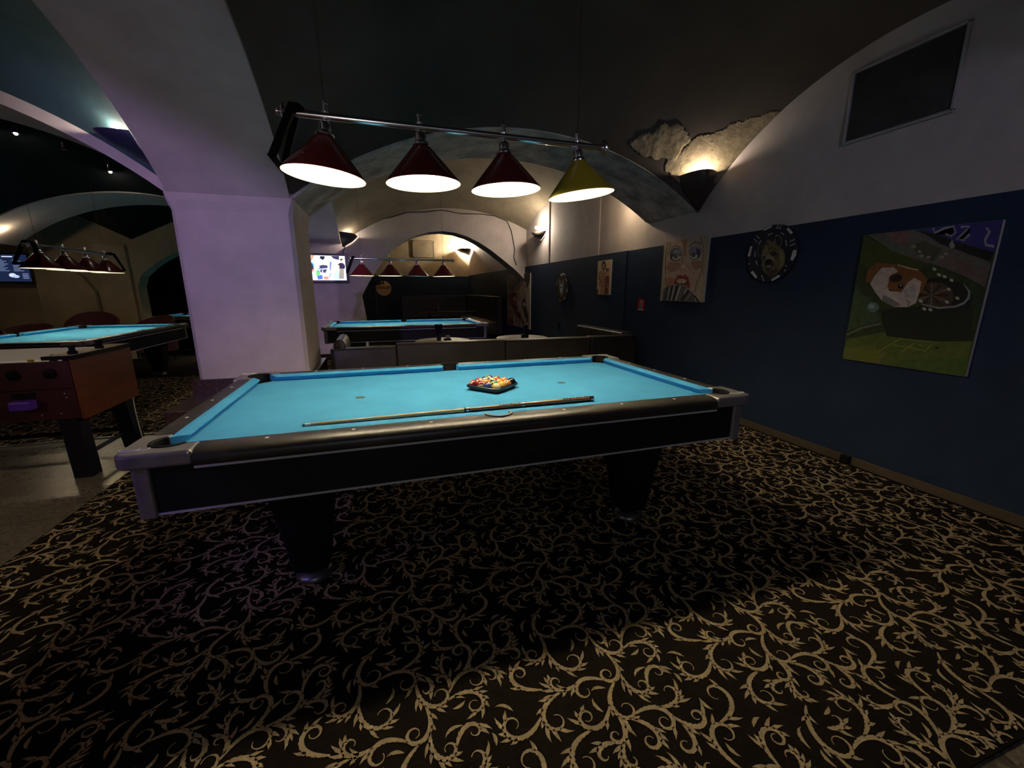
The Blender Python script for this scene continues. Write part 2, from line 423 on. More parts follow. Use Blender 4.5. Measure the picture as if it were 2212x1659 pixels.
# wall with the wide opening (second bay) and the end bay behind it
op = [(-0.73, 0.0), (-0.74, 0.75), (-0.80, 1.25), (-0.60, 1.60), (-0.34, 1.96), (-0.06, 2.287), (0.20, 2.45), (0.451, 2.566), (0.72, 2.64),
      (1.018, 2.675), (1.32, 2.65), (1.597, 2.577), (1.88, 2.45), (2.143, 2.297), (2.45, 2.08), (2.739, 1.864), (2.90, 1.72), (3.012, 1.6), (3.012, 0.0)]
pts = [(-2.0, 0.0)] + op + [(3.06, 0.0), (3.06, 3.9), (-2.0, 3.9)]
struct('wall_back', prism(BM(), pts, Y3, Y3+0.5, axis='y'), M_PLASTER)
bm = BM(); box(bm, -2.2, 3.0, 14.0, 14.2, 0, 1.90, 0); box(bm, -2.2, 3.05, 14.0, 14.2, 1.90, 4.2, 1)
struct('wall_far', bm, [M_BLUE, M_CREAM])
bm = BM(); box(bm, -2.3, -2.0, Y3+0.5, 14.2, 0, 1.9, 0); box(bm, -2.3, -2.0, Y3+0.5, 14.2, 1.9, 4.2, 1)
struct('wall_left_far', bm, [M_BLUE, M_CREAM])
n = 30; lo = [(-2.0+5.05*k/n, arcz(-2.0+5.05*k/n, 0.52, 2.53, 3.05, 0.85)) for k in range(n+1)]
struct('ceiling_end_bay', prism(BM(), lo+[(3.05, 4.2), (-2.0, 4.2)], Y3+0.5, 14.0, axis='y'), M_CREAM)

# left aisle: back wall with a dark archway, dark room behind, outer walls
op2 = [(-5.05, 0.0), (-5.05, 1.45), (-4.97, 1.66), (-4.80, 1.82), (-4.6, 1.97), (-4.4, 2.08), (-4.2, 2.18), (-3.9, 2.31), (-3.6, 2.38), (-3.3, 2.40), (-3.0, 2.37), (-2.6, 2.2), (-2.3, 1.9), (-2.2, 1.6), (-2.2, 0.0)]
struct('wall_left_back', prism(BM(), [(-7.9, 0.0)]+op2+[(-2.0, 0.0), (-2.0, 3.6), (-7.9, 3.6)], 8.0, 8.35, axis='y'), M_CREAM)
bm = BM(); prism(bm, [(-6.55, 0.0), (-5.70, 0.0), (-5.70, 1.35), (-5.86, 1.66), (-6.1, 1.86), (-6.55, 2.1)], 7.86, 8.0, axis='y')
box(bm, -5.62, -5.12, 7.93, 8.0, 0, 2.25)
struct('trim_2', bm, M_CREAM, bevel=0.01)
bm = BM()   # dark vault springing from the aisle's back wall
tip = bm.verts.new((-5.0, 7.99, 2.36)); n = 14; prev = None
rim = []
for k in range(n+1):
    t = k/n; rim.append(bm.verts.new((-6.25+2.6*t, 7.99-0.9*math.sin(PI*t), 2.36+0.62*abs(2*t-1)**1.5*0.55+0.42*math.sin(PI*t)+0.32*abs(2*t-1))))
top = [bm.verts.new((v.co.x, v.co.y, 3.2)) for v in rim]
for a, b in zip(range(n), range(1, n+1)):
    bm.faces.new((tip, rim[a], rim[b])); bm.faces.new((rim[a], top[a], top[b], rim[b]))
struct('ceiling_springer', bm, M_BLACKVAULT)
M_DARK = mat('unlit_room_darkness', (0.012, 0.013, 0.015), 0.9)  # near-black colour carries the darkness of the unlit room
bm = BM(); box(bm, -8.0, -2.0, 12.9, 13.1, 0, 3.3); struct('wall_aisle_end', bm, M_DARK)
bm = BM(); box(bm, -8.05, -7.9, -7, 13.1, 0, 3.3); struct('wall_left', bm, M_CREAM)
bm = BM(); box(bm, -8.0, 3.3, -7.2, -7.0, 0, 3.3); struct('wall_rear', bm, mat('rear_wall_paint', (0.06, 0.06, 0.075), 0.9))

# ------------------------------------------------------------------ carpet scrolls (woven pattern, real pile)
def scroll_tile(T=0.98, seed=11):
    rng = np.random.default_rng(seed); G = 480; cell = T/G
    occ = np.zeros((G, G), bool); out = []; queue = []
    def path(p, h, k0, k1, L, pw=1.0):
        n = max(6, int(L/0.004)); P = np.zeros((n+1, 2)); H = np.zeros(n+1); P[0] = p; H[0] = h; ds = L/n
        for i in range(n):
            k = k0+(k1-k0)*(i/n)**pw; H[i+1] = H[i]+k*ds
            P[i+1] = P[i]+ds*np.array((math.cos(H[i+1]), math.sin(H[i+1])))
        return P, H
    def width(n, wm, leaf):
        t = np.linspace(0, 1, n)
        if leaf == 2: return wm*np.sin(PI*np.clip(t*0.93+0.07, 0, 1))**0.8*(0.55+0.9*t*(1-t)*2)
        if leaf: return wm*(1-t)**0.75*(0.75+0.7*np.sin(PI*t))
        return wm*(0.22+0.86*np.sin(PI*np.clip(t**0.8*1.08, 0, 1))**0.9)*(1-0.12*t)
    def cells(P, W, H, gap):
        idx = []
        for s in (-1, -0.5, 0, 0.5, 1):
            q = P + s*(W/2+gap)[:, None]*np.stack((-np.sin(H), np.cos(H)), 1)
            idx.append((q/cell).astype(int) % G)
        return np.concatenate(idx)
    def add(p, h, k0, k1, L, wm, leaf=False, skip=0.0, pw=1.0):
        P, H = path(p, h, k0, k1, L, pw); W = width(len(P), wm, leaf)
        s = int(skip/ (L/(len(P)-1)))
        if s < len(P)-2:
            c = cells(P[s:], W[s:], H[s:], 0.009 if not leaf else 0.0055)
            if occ[c[:, 0], c[:, 1]].any(): return None
        c = cells(P, W, H, 0.0); occ[c[:, 0], c[:, 1]] = True
        out.append((P, W, H)); return P, W, H, k1
    def spawn(st):
        P, W, H, k = st; n = len(P); sg = 1 if k > 0 else -1
        for t in (0.08, 0.15, 0.22, 0.29, 0.36, 0.43, 0.50, 0.57, 0.64, 0.72):
            i = int(n*t)
            side = -sg
            off = P[i]+side*W[i]*0.25*np.array((-math.sin(H[i]), math.cos(H[i])))
            if rng.random() < 0.30:
                for L in (0.38, 0.31, 0.24, 0.17):
                    r = add(off, H[i]+side*0.35, side*3, side*rng.uniform(44, 66)*(0.26/L)**0.5, L, 0.024, skip=0.03, pw=1.6)
                    if r: queue.append(r); break
            else:
                add(off, H[i]+side*rng.uniform(0.45, 0.75), side*rng.uniform(-4, 8), -side*rng.uniform(5, 22), rng.uniform(0.032, 0.075), 0.019, 1, skip=0.022)
        for t in (0.12, 0.25, 0.36, 0.46):
            i = int(n*t); side = sg
            add(P[i], H[i]+side*rng.uniform(0.45, 0.9), -side*6, side*18, rng.uniform(0.04, 0.07), 0.017, 1, skip=0.02)
    for it in range(420):
        p = rng.uniform(0, T, 2); h = rng.uniform(0, 2*PI); sg = rng.choice((-1, 1))
        L = rng.choice((0.46, 0.38, 0.30)) if it < 160 else rng.choice((0.26, 0.2, 0.15))
        r = add(p, h, sg*2, sg*rng.uniform(44, 66)*(0.28/L)**0.5, L, 0.025, pw=1.6)
        if r: queue.append(r)
        while queue: spawn(queue.pop(0))
    for it in range(160):
        p = rng.uniform(0, T, 2); h = rng.uniform(0, 2*PI); sg = rng.choice((-1, 1))
        L = rng.uniform(0.06, 0.11); add(p, h, sg*4, sg*26, L, 0.019, 2)
    return T, out
T, STROKES = scroll_tile()
SCL = 0.70
T *= SCL; STROKES = [(P*SCL, W*SCL*0.88, H) for P, W, H in STROKES]
def tile_quads(step, jag):
    V = []; F = []; rng = np.random.default_rng(5)
    for P, W, H in STROKES:
        idx = list(range(0, len(P)-1, step))+[len(P)-1]
        q = P[idx]; wv = W[idx]/2; N = np.stack((-np.sin(H[idx]), np.cos(H[idx])), 1)
        arc = np.arange(len(P))[idx]*0.004*SCL; saw = ((arc/0.017+rng.random()) % 1.0)
        j = 1+jag*rng.uniform(-1, 1, len(idx))+(0.40*(saw-0.35) if step < 3 else 0)
        a = q+N*(wv*j)[:, None]; b = q-N*(wv*(1+jag*rng.uniform(-1, 1, len(idx))))[:, None]
        s = sum(len(v) for v in V); n = len(idx)
        V.append(np.concatenate((a, b)))
        F += [(s+k, s+n+k, s+n+k+1, s+k+1) for k in range(n-1)]
    return np.concatenate(V), np.array(F)
def lay_carpet(regions):
    VV = []; FF = []; s = 0
    for (x0, x1, y0, y1, step, jag) in regions:
        V, F = tile_quads(step, jag); fc = V[F].mean(1)
        for i in range(math.floor(x0/T)-1, math.ceil(x1/T)+1):
            for j in range(math.floor(y0/T)-1, math.ceil(y1/T)+1):
                o = np.array((i*T, j*T)); v = V+o; vf = v[F]
                keep = (vf[:, :, 0].min(1) > x0) & (vf[:, :, 0].max(1) < x1) & (vf[:, :, 1].min(1) > y0) & (vf[:, :, 1].max(1) < y1)
                if not keep.any(): continue
                f = F[keep]; u, inv = np.unique(f, return_inverse=True)
                VV.append(np.concatenate((v[u], np.full((len(u), 1), 0.0095)), 1)); FF.append(inv.reshape(f.shape)+s); s += len(u)
    V = np.concatenate(VV).astype(np.float32); F = np.concatenate(FF).astype(np.int32)
    me = bpy.data.meshes.new('carpet_scrolls'); me.vertices.add(len(V)); me.vertices.foreach_set('co', V.ravel())
    me.loops.add(F.size); me.loops.foreach_set('vertex_index', F.ravel())
    me.polygons.add(len(F)); me.polygons.foreach_set('loop_start', np.arange(0, F.size, 4, dtype=np.int32)); me.polygons.foreach_set('loop_total', np.full(len(F), 4, dtype=np.int32))
    me.update(calc_edges=True); me.validate(); me.materials.append(M_SCROLL)
    if me.polygons[0].normal.z < 0: me.flip_normals()
    o = bpy.data.objects.new('carpet_scrolls', me); link(o, CARPET); tag(o, kind='stuff')
    return o
lay_carpet([(-2.415, 2.99, -1.995, 0.6, 1, 0.10), (-2.415, 2.99, 0.6, 3.2, 2, 0.1), (-2.3, 2.95, 3.2, 6.5, 4, 0.1), (-5.2, -2.43, 2.31, 5.5, 3, 0.1)])
# ------------------------------------------------------------------ pool tables
M_CLOTH = mat('turquoise_pool_cloth', (0.062, 0.325, 0.60), 0.9, var=0.06, scale=5, bump=0.12, bscale=700, spec=0.15)
M_CUSHION = mat('turquoise_cushion_cloth', (0.056, 0.31, 0.59), 0.9, var=0.05, scale=5, spec=0.15)
M_RAIL = mat('black_laminate_rail', (0.026, 0.022, 0.018), 0.40, var=0.25, scale=9, bump=0.06, bscale=160, spec=0.6)
M_BLACK = mat('black_laminate', (0.006, 0.006, 0.007), 0.5, spec=0.3)
M_SILVER = mat('brushed_silver_casting', (0.30, 0.28, 0.275), 0.36, 0.6, var=0.12, scale=14)
M_STRIP = mat('silver_edge_strip', (0.58, 0.58, 0.62), 0.4, 0.2)
M_RUBBER = mat('black_rubber', (0.005, 0.005, 0.005), 0.7, spec=0.2)
M_LINER = mat('grey_brown_pocket_lip', (0.22, 0.18, 0.145), 0.5)
M_WHITE = mat('white_inlay', (0.8, 0.79, 0.75), 0.4)
M_CHROME = mat('chrome', (0.80, 0.80, 0.82), 0.2, 1.0)

NX, NY = 1.27, 0.635
def rail_bm(length, side_pocket, sec, pocket_r=0.062):
    # local: runs along x, s outward = -y ; sections lofted along x, notch for the side pocket
    bm = BM(); h = length/2
    xs = [-h] + ([-pocket_r*1.05] + [pocket_r*math.sin(-PI/2+PI*k/16) for k in range(17)] + [pocket_r*1.05] if side_pocket else []) + [h]
    rings = []
    for x in xs:
        s0 = 0.048 + (math.sqrt(max(0, pocket_r**2-x*x))*1.05 if side_pocket and abs(x) <= pocket_r else 0)
        rings.append([bm.verts.new((x, -max(s, s0), z)) for s, z in sec])
    n = len(sec)
    for A, B in zip(rings, rings[1:]):
        for k in range(n): bm.faces.new((A[k], A[(k+1) % n], B[(k+1) % n], B[k]))
    bm.faces.new(rings[0]); bm.faces.new(rings[-1][::-1])
    bmesh.ops.remove_doubles(bm, verts=bm.verts[:], dist=1e-5)
    return bm
SEC = [(0.048, 0.752), (0.048, 0.811), (0.09, 0.8135), (0.118, 0.8115), (0.136, 0.806), (0.148, 0.798), (0.155, 0.787), (0.157, 0.776), (0.157, 0.760), (0.152, 0.752)]
def cushion_bm(x0, x1, k0, k1):
    sec = [(0.0, 0.8035), (-0.0008, 0.7995), (0.004, 0.795), (0.022, 0.771), (0.049, 0.771), (0.049, 0.8115), (0.03, 0.8095)]
    bm = BM(); R = [[bm.verts.new((x+k*s, -s, z)) for s, z in sec] for x, k in ((x0, -k0), (x1, k1))]
    n = len(sec)
    for k in range(n): bm.faces.new((R[0][k], R[0][(k+1) % n], R[1][(k+1) % n], R[1][k]))
    bm.faces.new(R[0]); bm.faces.new(R[1][::-1])
    return bm
def place_bm(bm, rz, off):
    bmesh.ops.rotate(bm, verts=bm.verts[:], cent=(0, 0, 0), matrix=Matrix.Rotation(rz, 3, 'Z'))
    bmesh.ops.translate(bm, verts=bm.verts[:], vec=off); return bm
def corner_poly():
    # corner casting outline near the corner (-,-), before mirroring
    OX, OY = NX+0.157, NY+0.157; r = 0.05
    pts = [(-1.185, -OY)]
    pts += [(-OX+r+r*math.cos(PI*1.5-PI/2*k/8), -OY+r+r*math.sin(PI*1.5-PI/2*k/8)) for k in range(9)]
    pts += [(-OX, -0.555), (-NX-0.049, -0.555)]
    cx, cy, R = -1.292, -0.657, 0.068
    a0, a1 = math.radians(118), math.radians(332)
    pts += [(cx+R*math.cos(a0+(a1-a0)*k/18), cy+R*math.sin(a0+(a1-a0)*k/18)) for k in range(19)]
    pts += [(-1.185, -NY-0.049)]
    return pts, (cx, cy, R, a0, a1)
def mir(pts, sx, sy):
    p = [(x*-sx, y*-sy) for x, y in pts]
    return p if sx*sy > 0 else p[::-1]
def squiggle(sx, sy):
    pts = []
    for k in range(60):
        t = k/59*4*PI
        pts.append((0.034*math.sin(t)+0.020*math.sin(2*t+0.6), 0.010*math.cos(t*1.5)+0.008*math.sin(3*t)))
    bm = BM(); c = (sx*1.372, sy*0.735)
    tube(bm, [(c[0]+x, c[1]+y, 0.8155) for x, y in pts], 0.0016, 5)
    return bm
def ring_arc(cx, cy, r0, r1, z0, z1, a0, a1, n=20):
    pts = [(cx+r1*math.cos(a0+(a1-a0)*k/n), cy+r1*math.sin(a0+(a1-a0)*k/n)) for k in range(n+1)]
    pts += [(cx+r0*math.cos(a1+(a0-a1)*k/n), cy+r0*math.sin(a1+(a0-a1)*k/n)) for k in range(n+1)]
    return prism(BM(), pts, z0, z1)

def pool_table(label, loc, rz=0.0):
    t = thing('pool_table', label, 'pool table', loc, rz, 'turquoise pool tables of the hall')
    # slate bed with cut corners
    e, c = 0.03, 0.085
    bed = [(-NX-e+c, -NY-e), (NX+e-c, -NY-e), (NX+e, -NY-e+c), (NX+e, NY+e-c), (NX+e-c, NY+e), (-NX-e+c, NY+e), (-NX-e, NY+e-c), (-NX-e, -NY-e+c)]
    b = obj('playing_bed', prism(BM(), bed, 0.735, 0.770), M_CLOTH, t)
    for x in (-NX/2, NX/2):
        s = obj('spot_mark', prism(BM(), ell(x, 0, 0.027, 0.027, 24), 0.770, 0.7706), mat('worn_spot', (0.045, 0.085, 0.085), 0.9, var=0.3, scale=60), b)
    for sy, rzz in ((-1, 0.0), (1, PI)):
        obj('rail', place_bm(rail_bm(2.37, True, SEC), rzz, (0, sy*NY, 0)), M_RAIL, t, smooth=True)
        for a, bb, k0, k1 in ((-NX+0.078, -0.064, 0.95, 0.28), (0.064, NX-0.078, 0.28, 0.95)):
            obj('cushion', place_bm(cushion_bm(a, bb, k0, k1), rzz, (0, sy*NY, 0)), M_CUSHION, t)
        obj('pocket_lip', ring_arc(0, sy*(NY+0.048), 0.055, 0.067, 0.735, 0.819, (PI if sy < 0 else 0), (2*PI if sy < 0 else PI)), M_LINER if sy < 0 else M_RUBBER, t, smooth=True)
        obj('pocket_cup', lathe(BM(), [(0.060, 0.768), (0.058, 0.66), (0.045, 0.62), (0.001, 0.61)], 24, 0, sy*(NY+0.052)), M_RUBBER, t, smooth=True)
        obj('apron', box(BM(), -1.37, 1.37, min(sy*0.745, sy*0.72), max(sy*0.745, sy*0.72), 0.560, 0.752), M_BLACK, t)
        for z0, yo in ((0.557, 0.749), (0.7425, 0.789)):
            obj('edge_strip', box(BM(), -1.36 if yo < 0.77 else -1.184, 1.36 if yo < 0.77 else 1.184, min(sy*yo, sy*(yo-0.006)), max(sy*yo, sy*(yo-0.006)), z0, z0+0.009), M_STRIP, t)
        obj('rail_underside', box(BM(), -1.184, 1.184, min(sy*0.783, sy*0.72), max(sy*0.783, sy*0.72), 0.744, 0.7519), M_BLACK, t)
    for sx, rzz in ((-1, -PI/2), (1, PI/2)):
        obj('rail', place_bm(rail_bm(1.11, False, SEC), rzz, (sx*NX, 0, 0)), M_RAIL, t, smooth=True)
        obj('cushion', place_bm(cushion_bm(-NY+0.078, NY-0.078, 0.95, 0.95), rzz, (sx*NX, 0, 0)), M_CUSHION, t)
        obj('apron', box(BM(), min(sx*1.38, sx*1.355), max(sx*1.38, sx*1.355), -0.71, 0.71, 0.560, 0.752), M_BLACK, t)
        for z0, xo in ((0.557, 1.384), (0.7425, 1.424)):
            obj('edge_strip', box(BM(), min(sx*xo, sx*(xo-0.006)), max(sx*xo, sx*(xo-0.006)), -0.71 if xo < 1.4 else -0.554, 0.71 if xo < 1.4 else 0.554, z0, z0+0.009), M_STRIP, t)
    poly, (cx, cy, R, a0, a1) = corner_poly()
    for sx in (-1, 1):
        for sy in (-1, 1):
            cc = obj('corner_casting', prism(BM(), mir(poly, sx, sy), 0.757, 0.8145), M_SILVER, t, bevel=0.012, seg=3)
            obj('emblem', squiggle(sx, sy), mat('polished_emblem', (0.75, 0.72, 0.68), 0.3, 0.3), cc)
            X, Y = -cx*sx, -cy*sy
            if sx < 0 and sy < 0: b0, b1 = a0, a1
            elif sx > 0 and sy < 0: b0, b1 = PI-a1, PI-a0
            elif sx < 0 and sy > 0: b0, b1 = -a1, -a0
            else: b0, b1 = PI+a0, PI+a1
            obj('pocket_lip', ring_arc(X, Y, 0.056, 0.071, 0.735, 0.8165, b0, b1), M_RUBBER, t, smooth=True, bevel=0.003)
            obj('pocket_cup', lathe(BM(), [(0.062, 0.769), (0.060, 0.66), (0.045, 0.62), (0.001, 0.61)], 24, X, Y), M_RUBBER, t, smooth=True)
            obj('corner_post', prism(BM(), rrect(min(sx*1.392, sx*1.335), max(sx*1.392, sx*1.335), min(sy*0.757, sy*0.70), max(sy*0.757, sy*0.70), 0.012), 0.553, 0.757), M_SILVER, t, smooth=True)
            # tapered leg and foot
            bm = BM(); rings = []
            for z, h in ((0.075, 0.078), (0.10, 0.085), (0.30, 0.110), (0.56, 0.150)):
                rings.append([bm.verts.new((sx*0.89+x, sy*0.47+y, z)) for x, y in rrect(-h, h, -h, h, h*0.35, 4)])
            for A, B in zip(rings, rings[1:]):
                for k in range(len(A)): bm.faces.new((A[k], A[(k+1) % len(A)], B[(k+1) % len(A)], B[k]))
            bm.faces.new(rings[0][::-1]); bm.faces.new(rings[-1])
            lg = obj('leg', bm, M_BLACK, t, smooth=True)
            obj('foot', lathe(BM(), [(0.001, 0.0081), (0.085, 0.0081), (0.086, 0.02), (0.078, 0.035), (0.045, 0.052), (0.03, 0.06), (0.03, 0.08), (0.001, 0.08)], 28, sx*0.89, sy*0.47),
                mat('grey_metal_foot', (0.20, 0.20, 0.21), 0.35, 0.8), lg, smooth=True)
    obj('underframe', box(BM(), -1.22, 1.22, -0.60, 0.60, 0.565, 0.72), M_BLACK, t)
    for sy in (-1, 1):
        for i in (1, 2, 3, 5, 6, 7):
            obj('sight_dot', prism(BM(), ell((i-4)*0.3175, sy*(NY+0.093), 0.0078, 0.0078, 12), 0.8120, 0.8146), M_WHITE, t)
    for sx in (-1, 1):
        for i in (-1, 0, 1):
            obj('sight_dot', prism(BM(), ell(sx*(NX+0.093), i*0.3175, 0.0078, 0.0078, 12), 0.8120, 0.8146), M_WHITE, t)
    return t
PT = pool_table('large turquoise pool table in the foreground with a cue and ball tray on it', (0, 0, 0))
t2 = dup(PT, (-0.01, 5.33, 0), 0.012, 'turquoise pool table behind the brown leather divider sofas'); t2.scale = (0.945, 0.945, 1.0)
dup(PT, (-4.49, 4.93, 0), PI/2, 'turquoise pool table behind the foosball table, left of the pillar')
dup(PT, (-3.86, 9.55, 0), 0.0, 'far turquoise pool table in the dark archway left of the pillar')

# cue on the near side of the big table
M_MAPLE = mat('pale_maple', (0.55, 0.36, 0.17), 0.35, var=0.12, scale=30, coat=0.3, stretch=(1, 30, 30))
M_ROSE = mat('reddish_cue_wood', (0.27, 0.105, 0.040), 0.3, var=0.3, scale=20, coat=0.4, stretch=(2, 30, 30))
M_BLK = mat('black_lacquer_and_shade', (0.006, 0.005, 0.006), 0.25)
def cue():
    L = 1.474; t = thing('pool_cue', 'two-piece pool cue with black butt lying along the near rail', 'pool cue', (-0.868, -0.474, 0.7702), math.atan2(-0.010, 1.474))
    R = lambda x: 0.0062+(0.0145-0.0062)*(x/L)**0.9
    def seg(name, x0, x1, m, parent, grow=0.0, mi=None):
        bm = BM(); n = 20
        for a, b in ((x0, x1),):
            rg = []
            for x in np.linspace(a, b, 6):
                r = R(x)+grow; c = R(L)  # butt and tip both rest on the cloth
                rg.append([bm.verts.new((x, r*math.cos(2*PI*k/n), R(x)+r*math.sin(2*PI*k/n))) for k in range(n)])
            for A, B in zip(rg, rg[1:]):
                for k in range(n):
                    f = bm.faces.new((A[k], A[(k+1) % n], B[(k+1) % n], B[k]))
                    if mi is not None: f.material_index = mi(2*PI*(k+0.5)/n)
            bm.faces.new(rg[0][::-1]); bm.faces.new(rg[-1])
        return obj(name, bm, m, parent, smooth=True)
    seg('tip', 0.0, 0.010, mat('blue_leather_tip', (0.10, 0.13, 0.16), 0.8), t)
    seg('ferrule', 0.010, 0.034, M_WHITE, t)
    seg('shaft', 0.034, 0.745, M_MAPLE, t)
    seg('joint_collar', 0.745, 0.775, M_BLK, t, 0.0006)
    seg('joint_ring', 0.755, 0.770, M_CHROME, t, 0.0010)
    two = lambda a: 0 if 0.25*PI < a < 1.12*PI else 1  # black lower half is shading painted onto the cue
    fore = seg('forearm', 0.775, 1.055, [M_ROSE, M_BLK], t, 0.0, two)
    seg('butt_ring', 1.055, 1.066, M_CHROME, t, 0.0007)
    butt = seg('butt_sleeve', 1.066, 1.450, [M_ROSE, M_BLK], t, 0.0, two)
    seg('butt_cap_ring', 1.450, 1.456, M_BLK, t, 0.0005)
    seg('butt_cap', 1.456, 1.474, M_CHROME, t, 0.0004)
    def decal(x0, x1, parent, letters):
        bm = BM(); n = 8
        for k in range(n):
            a = math.radians(62+56*k/n); b = math.radians(62+56*(k+1)/n); g = 0.0004
            q = [(x, (R(x)+g)*math.cos(c), R(x)+(R(x)+g)*math.sin(c)) for x, c in ((x0, a), (x1, a), (x1, b), (x0, b))]
            bm.faces.new([bm.verts.new(v) for v in q])
        d = obj('decal', bm, M_BLK, parent)
        for i, x in enumerate(letters):
            pts = {0: [(-0.016, -0.008), (0, 0.008), (0.016, -0.008)], 1: [(0, -0.008), (0, 0.008)]}[i % 2]
            bm = BM(); tube(bm, [(x+px, py*0.8+0.002, R(x)*2+0.0006-abs(py)*0.12) for px, py in pts], 0.0016, 5)
            obj('letter_stroke', bm, M_WHITE, parent)
        return d
    decal(0.93, 1.045, fore, (0.955, 0.985, 1.015))
    decal(1.29, 1.44, butt, (1.335, 1.367, 1.40))
cue()

# square ball tray with sixteen balls
TRC = Vector((0.152, -0.018, 0.7702)); TRA = math.radians(40.5); BD = 0.0572
tr = thing('ball_tray', 'square black plastic ball tray in the middle of the foreground table', 'ball tray', TRC, TRA, )
M_TRAY = mat('black_plastic_tray', (0.012, 0.013, 0.016), 0.32)
bm = BM(); ro = [(0.104, 0.0), (0.110, 0.010), (0.1135, 0.017), (0.121, 0.018), (0.1235, 0.021), (0.1235, 0.031), (0.121, 0.034), (0.1185, 0.034), (0.1165, 0.031), (0.1155, 0.018), (0.110, 0.005), (0.10, 0.004)]
rings = [[bm.verts.new((x, y, z)) for x, y in rrect(-h, h, -h, h, 0.028, 6)] for h, z in ro]
for A, B in zip(rings, rings[1:]):
    for k in range(len(A)): bm.faces.new((A[k], A[(k+1) % len(A)], B[(k+1) % len(A)], B[k]))
bm.faces.new(rings[0][::-1])
obj('rim', bm, M_TRAY, tr, smooth=True)
obj('base_plate', prism(BM(), rrect(-0.103, 0.103, -0.103, 0.103, 0.02), 0.001, 0.0045), M_TRAY, tr)
IV = srgb(238, 222, 170)
BALLC = {'maroon': (0.20, 0.012, 0.022), 'red': (0.62, 0.030, 0.020), 'orange': (0.80, 0.21, 0.025), 'yellow': (0.85, 0.48, 0.06), 'blue': (0.03, 0.055, 0.22), 'green': (0.025, 0.12, 0.075), 'purple': (0.045, 0.018, 0.085), 'black': (0.008, 0.008, 0.010), 'navy': (0.018, 0.022, 0.10)}
M_IVORY = mat('ball_ivory', IV, 0.12, coat=0.5)
def ball(i, j, kind, col, label, rot):
    bm = BM(); bmesh.ops.create_uvsphere(bm, u_segments=36, v_segments=24, radius=BD/2)
    for f in bm.faces:
        n = f.normal.normalized() if f.normal.length else Vector((0, 0, 1)); c = f.calc_center_median().normalized()
        if kind == 'stripe': f.material_index = 1 if abs(c.z) < 0.56 and abs(c.x) < 0.90 else 0
        elif kind == 'solid': f.material_index = 0 if abs(c.x) > 0.90 else 1
        else: f.material_index = 0
        if kind != 'cue' and 0.972 < abs(c.x): f.material_index = 2
    ms = [M_IVORY, mat('ball_'+col, BALLC[col], 0.1, coat=0.5) if col in BALLC else M_IVORY, mat('ball_numeral_ink', (0.02, 0.02, 0.02), 0.3)]
    o = obj('pool_ball', bm, ms, None, smooth='all', fix=False)
    lx, ly = (i-1.5)*BD, (j-1.5)*BD
    o.location = (TRC.x+lx*math.cos(TRA)-ly*math.sin(TRA), TRC.y+lx*math.sin(TRA)+ly*math.cos(TRA), TRC.z+0.0048+BD/2)
    o.rotation_euler = rot
    tag(o, label, 'ball', 'pool balls racked in the square tray')
ball(0, 0, 'stripe', 'yellow', 'mostly ivory pool ball at the near corner of the tray', (0.9, 0.1, 0.3))
ball(1, 0, 'solid', 'yellow', 'yellow pool ball right of the near corner ball in the tray', (0.2, 0.5, 1.9+PI))
ball(2, 0, 'stripe', 'orange', 'ivory and orange striped pool ball second from the right corner of the tray', (0.7, 0.9, 1.2))
ball(3, 0, 'solid', 'black', 'black pool ball at the right corner of the tray', (0.3, 0.5, PI+1.2))
ball(0, 1, 'solid', 'blue', 'plain blue pool ball left of the near corner ball in the tray', (0.2, 1.2, 2.6))
ball(1, 1, 'solid', 'green', 'dark green pool ball behind the near corner ball in the tray', (0.4, 0.4, 1.0))
ball(2, 1, 'solid', 'yellow', 'deep yellow pool ball between the green and the orange balls in the tray', (1.1, 0.9, 0.4))
ball(3, 1, 'solid', 'orange', 'bright orange pool ball next to the black ball in the tray', (0.2, 1.3, 0.7))
ball(0, 2, 'stripe', 'maroon', 'ivory ball with maroon band next to the plain maroon ball in the tray', (1.0, 0.5, 2.6))
ball(1, 2, 'solid', 'orange', 'amber orange pool ball left of centre in the tray', (0.9, 1.4, 0.2))
ball(2, 2, 'stripe', 'green', 'ivory ball with green band at the centre of the tray', (0.2, 0.3, 0.6))
ball(3, 2, 'solid', 'red', 'bright red pool ball on the far right edge of the tray', (0.4, 1.2, 0.5))
ball(0, 3, 'solid', 'maroon', 'plain maroon pool ball at the left corner of the tray', (0.2, 0.75, 3.7+PI))
ball(1, 3, 'stripe', 'red', 'ivory ball with red band on the far left edge of the tray', (1.2, 0.2, 1.0))
ball(2, 3, 'stripe', 'navy', 'ivory ball with navy band on the far left edge of the tray', (1.4, 0.5, 0.3))
ball(3, 3, 'solid', 'purple', 'plain purple pool ball at the far corner of the tray', (0.2, 1.0, 0.8))
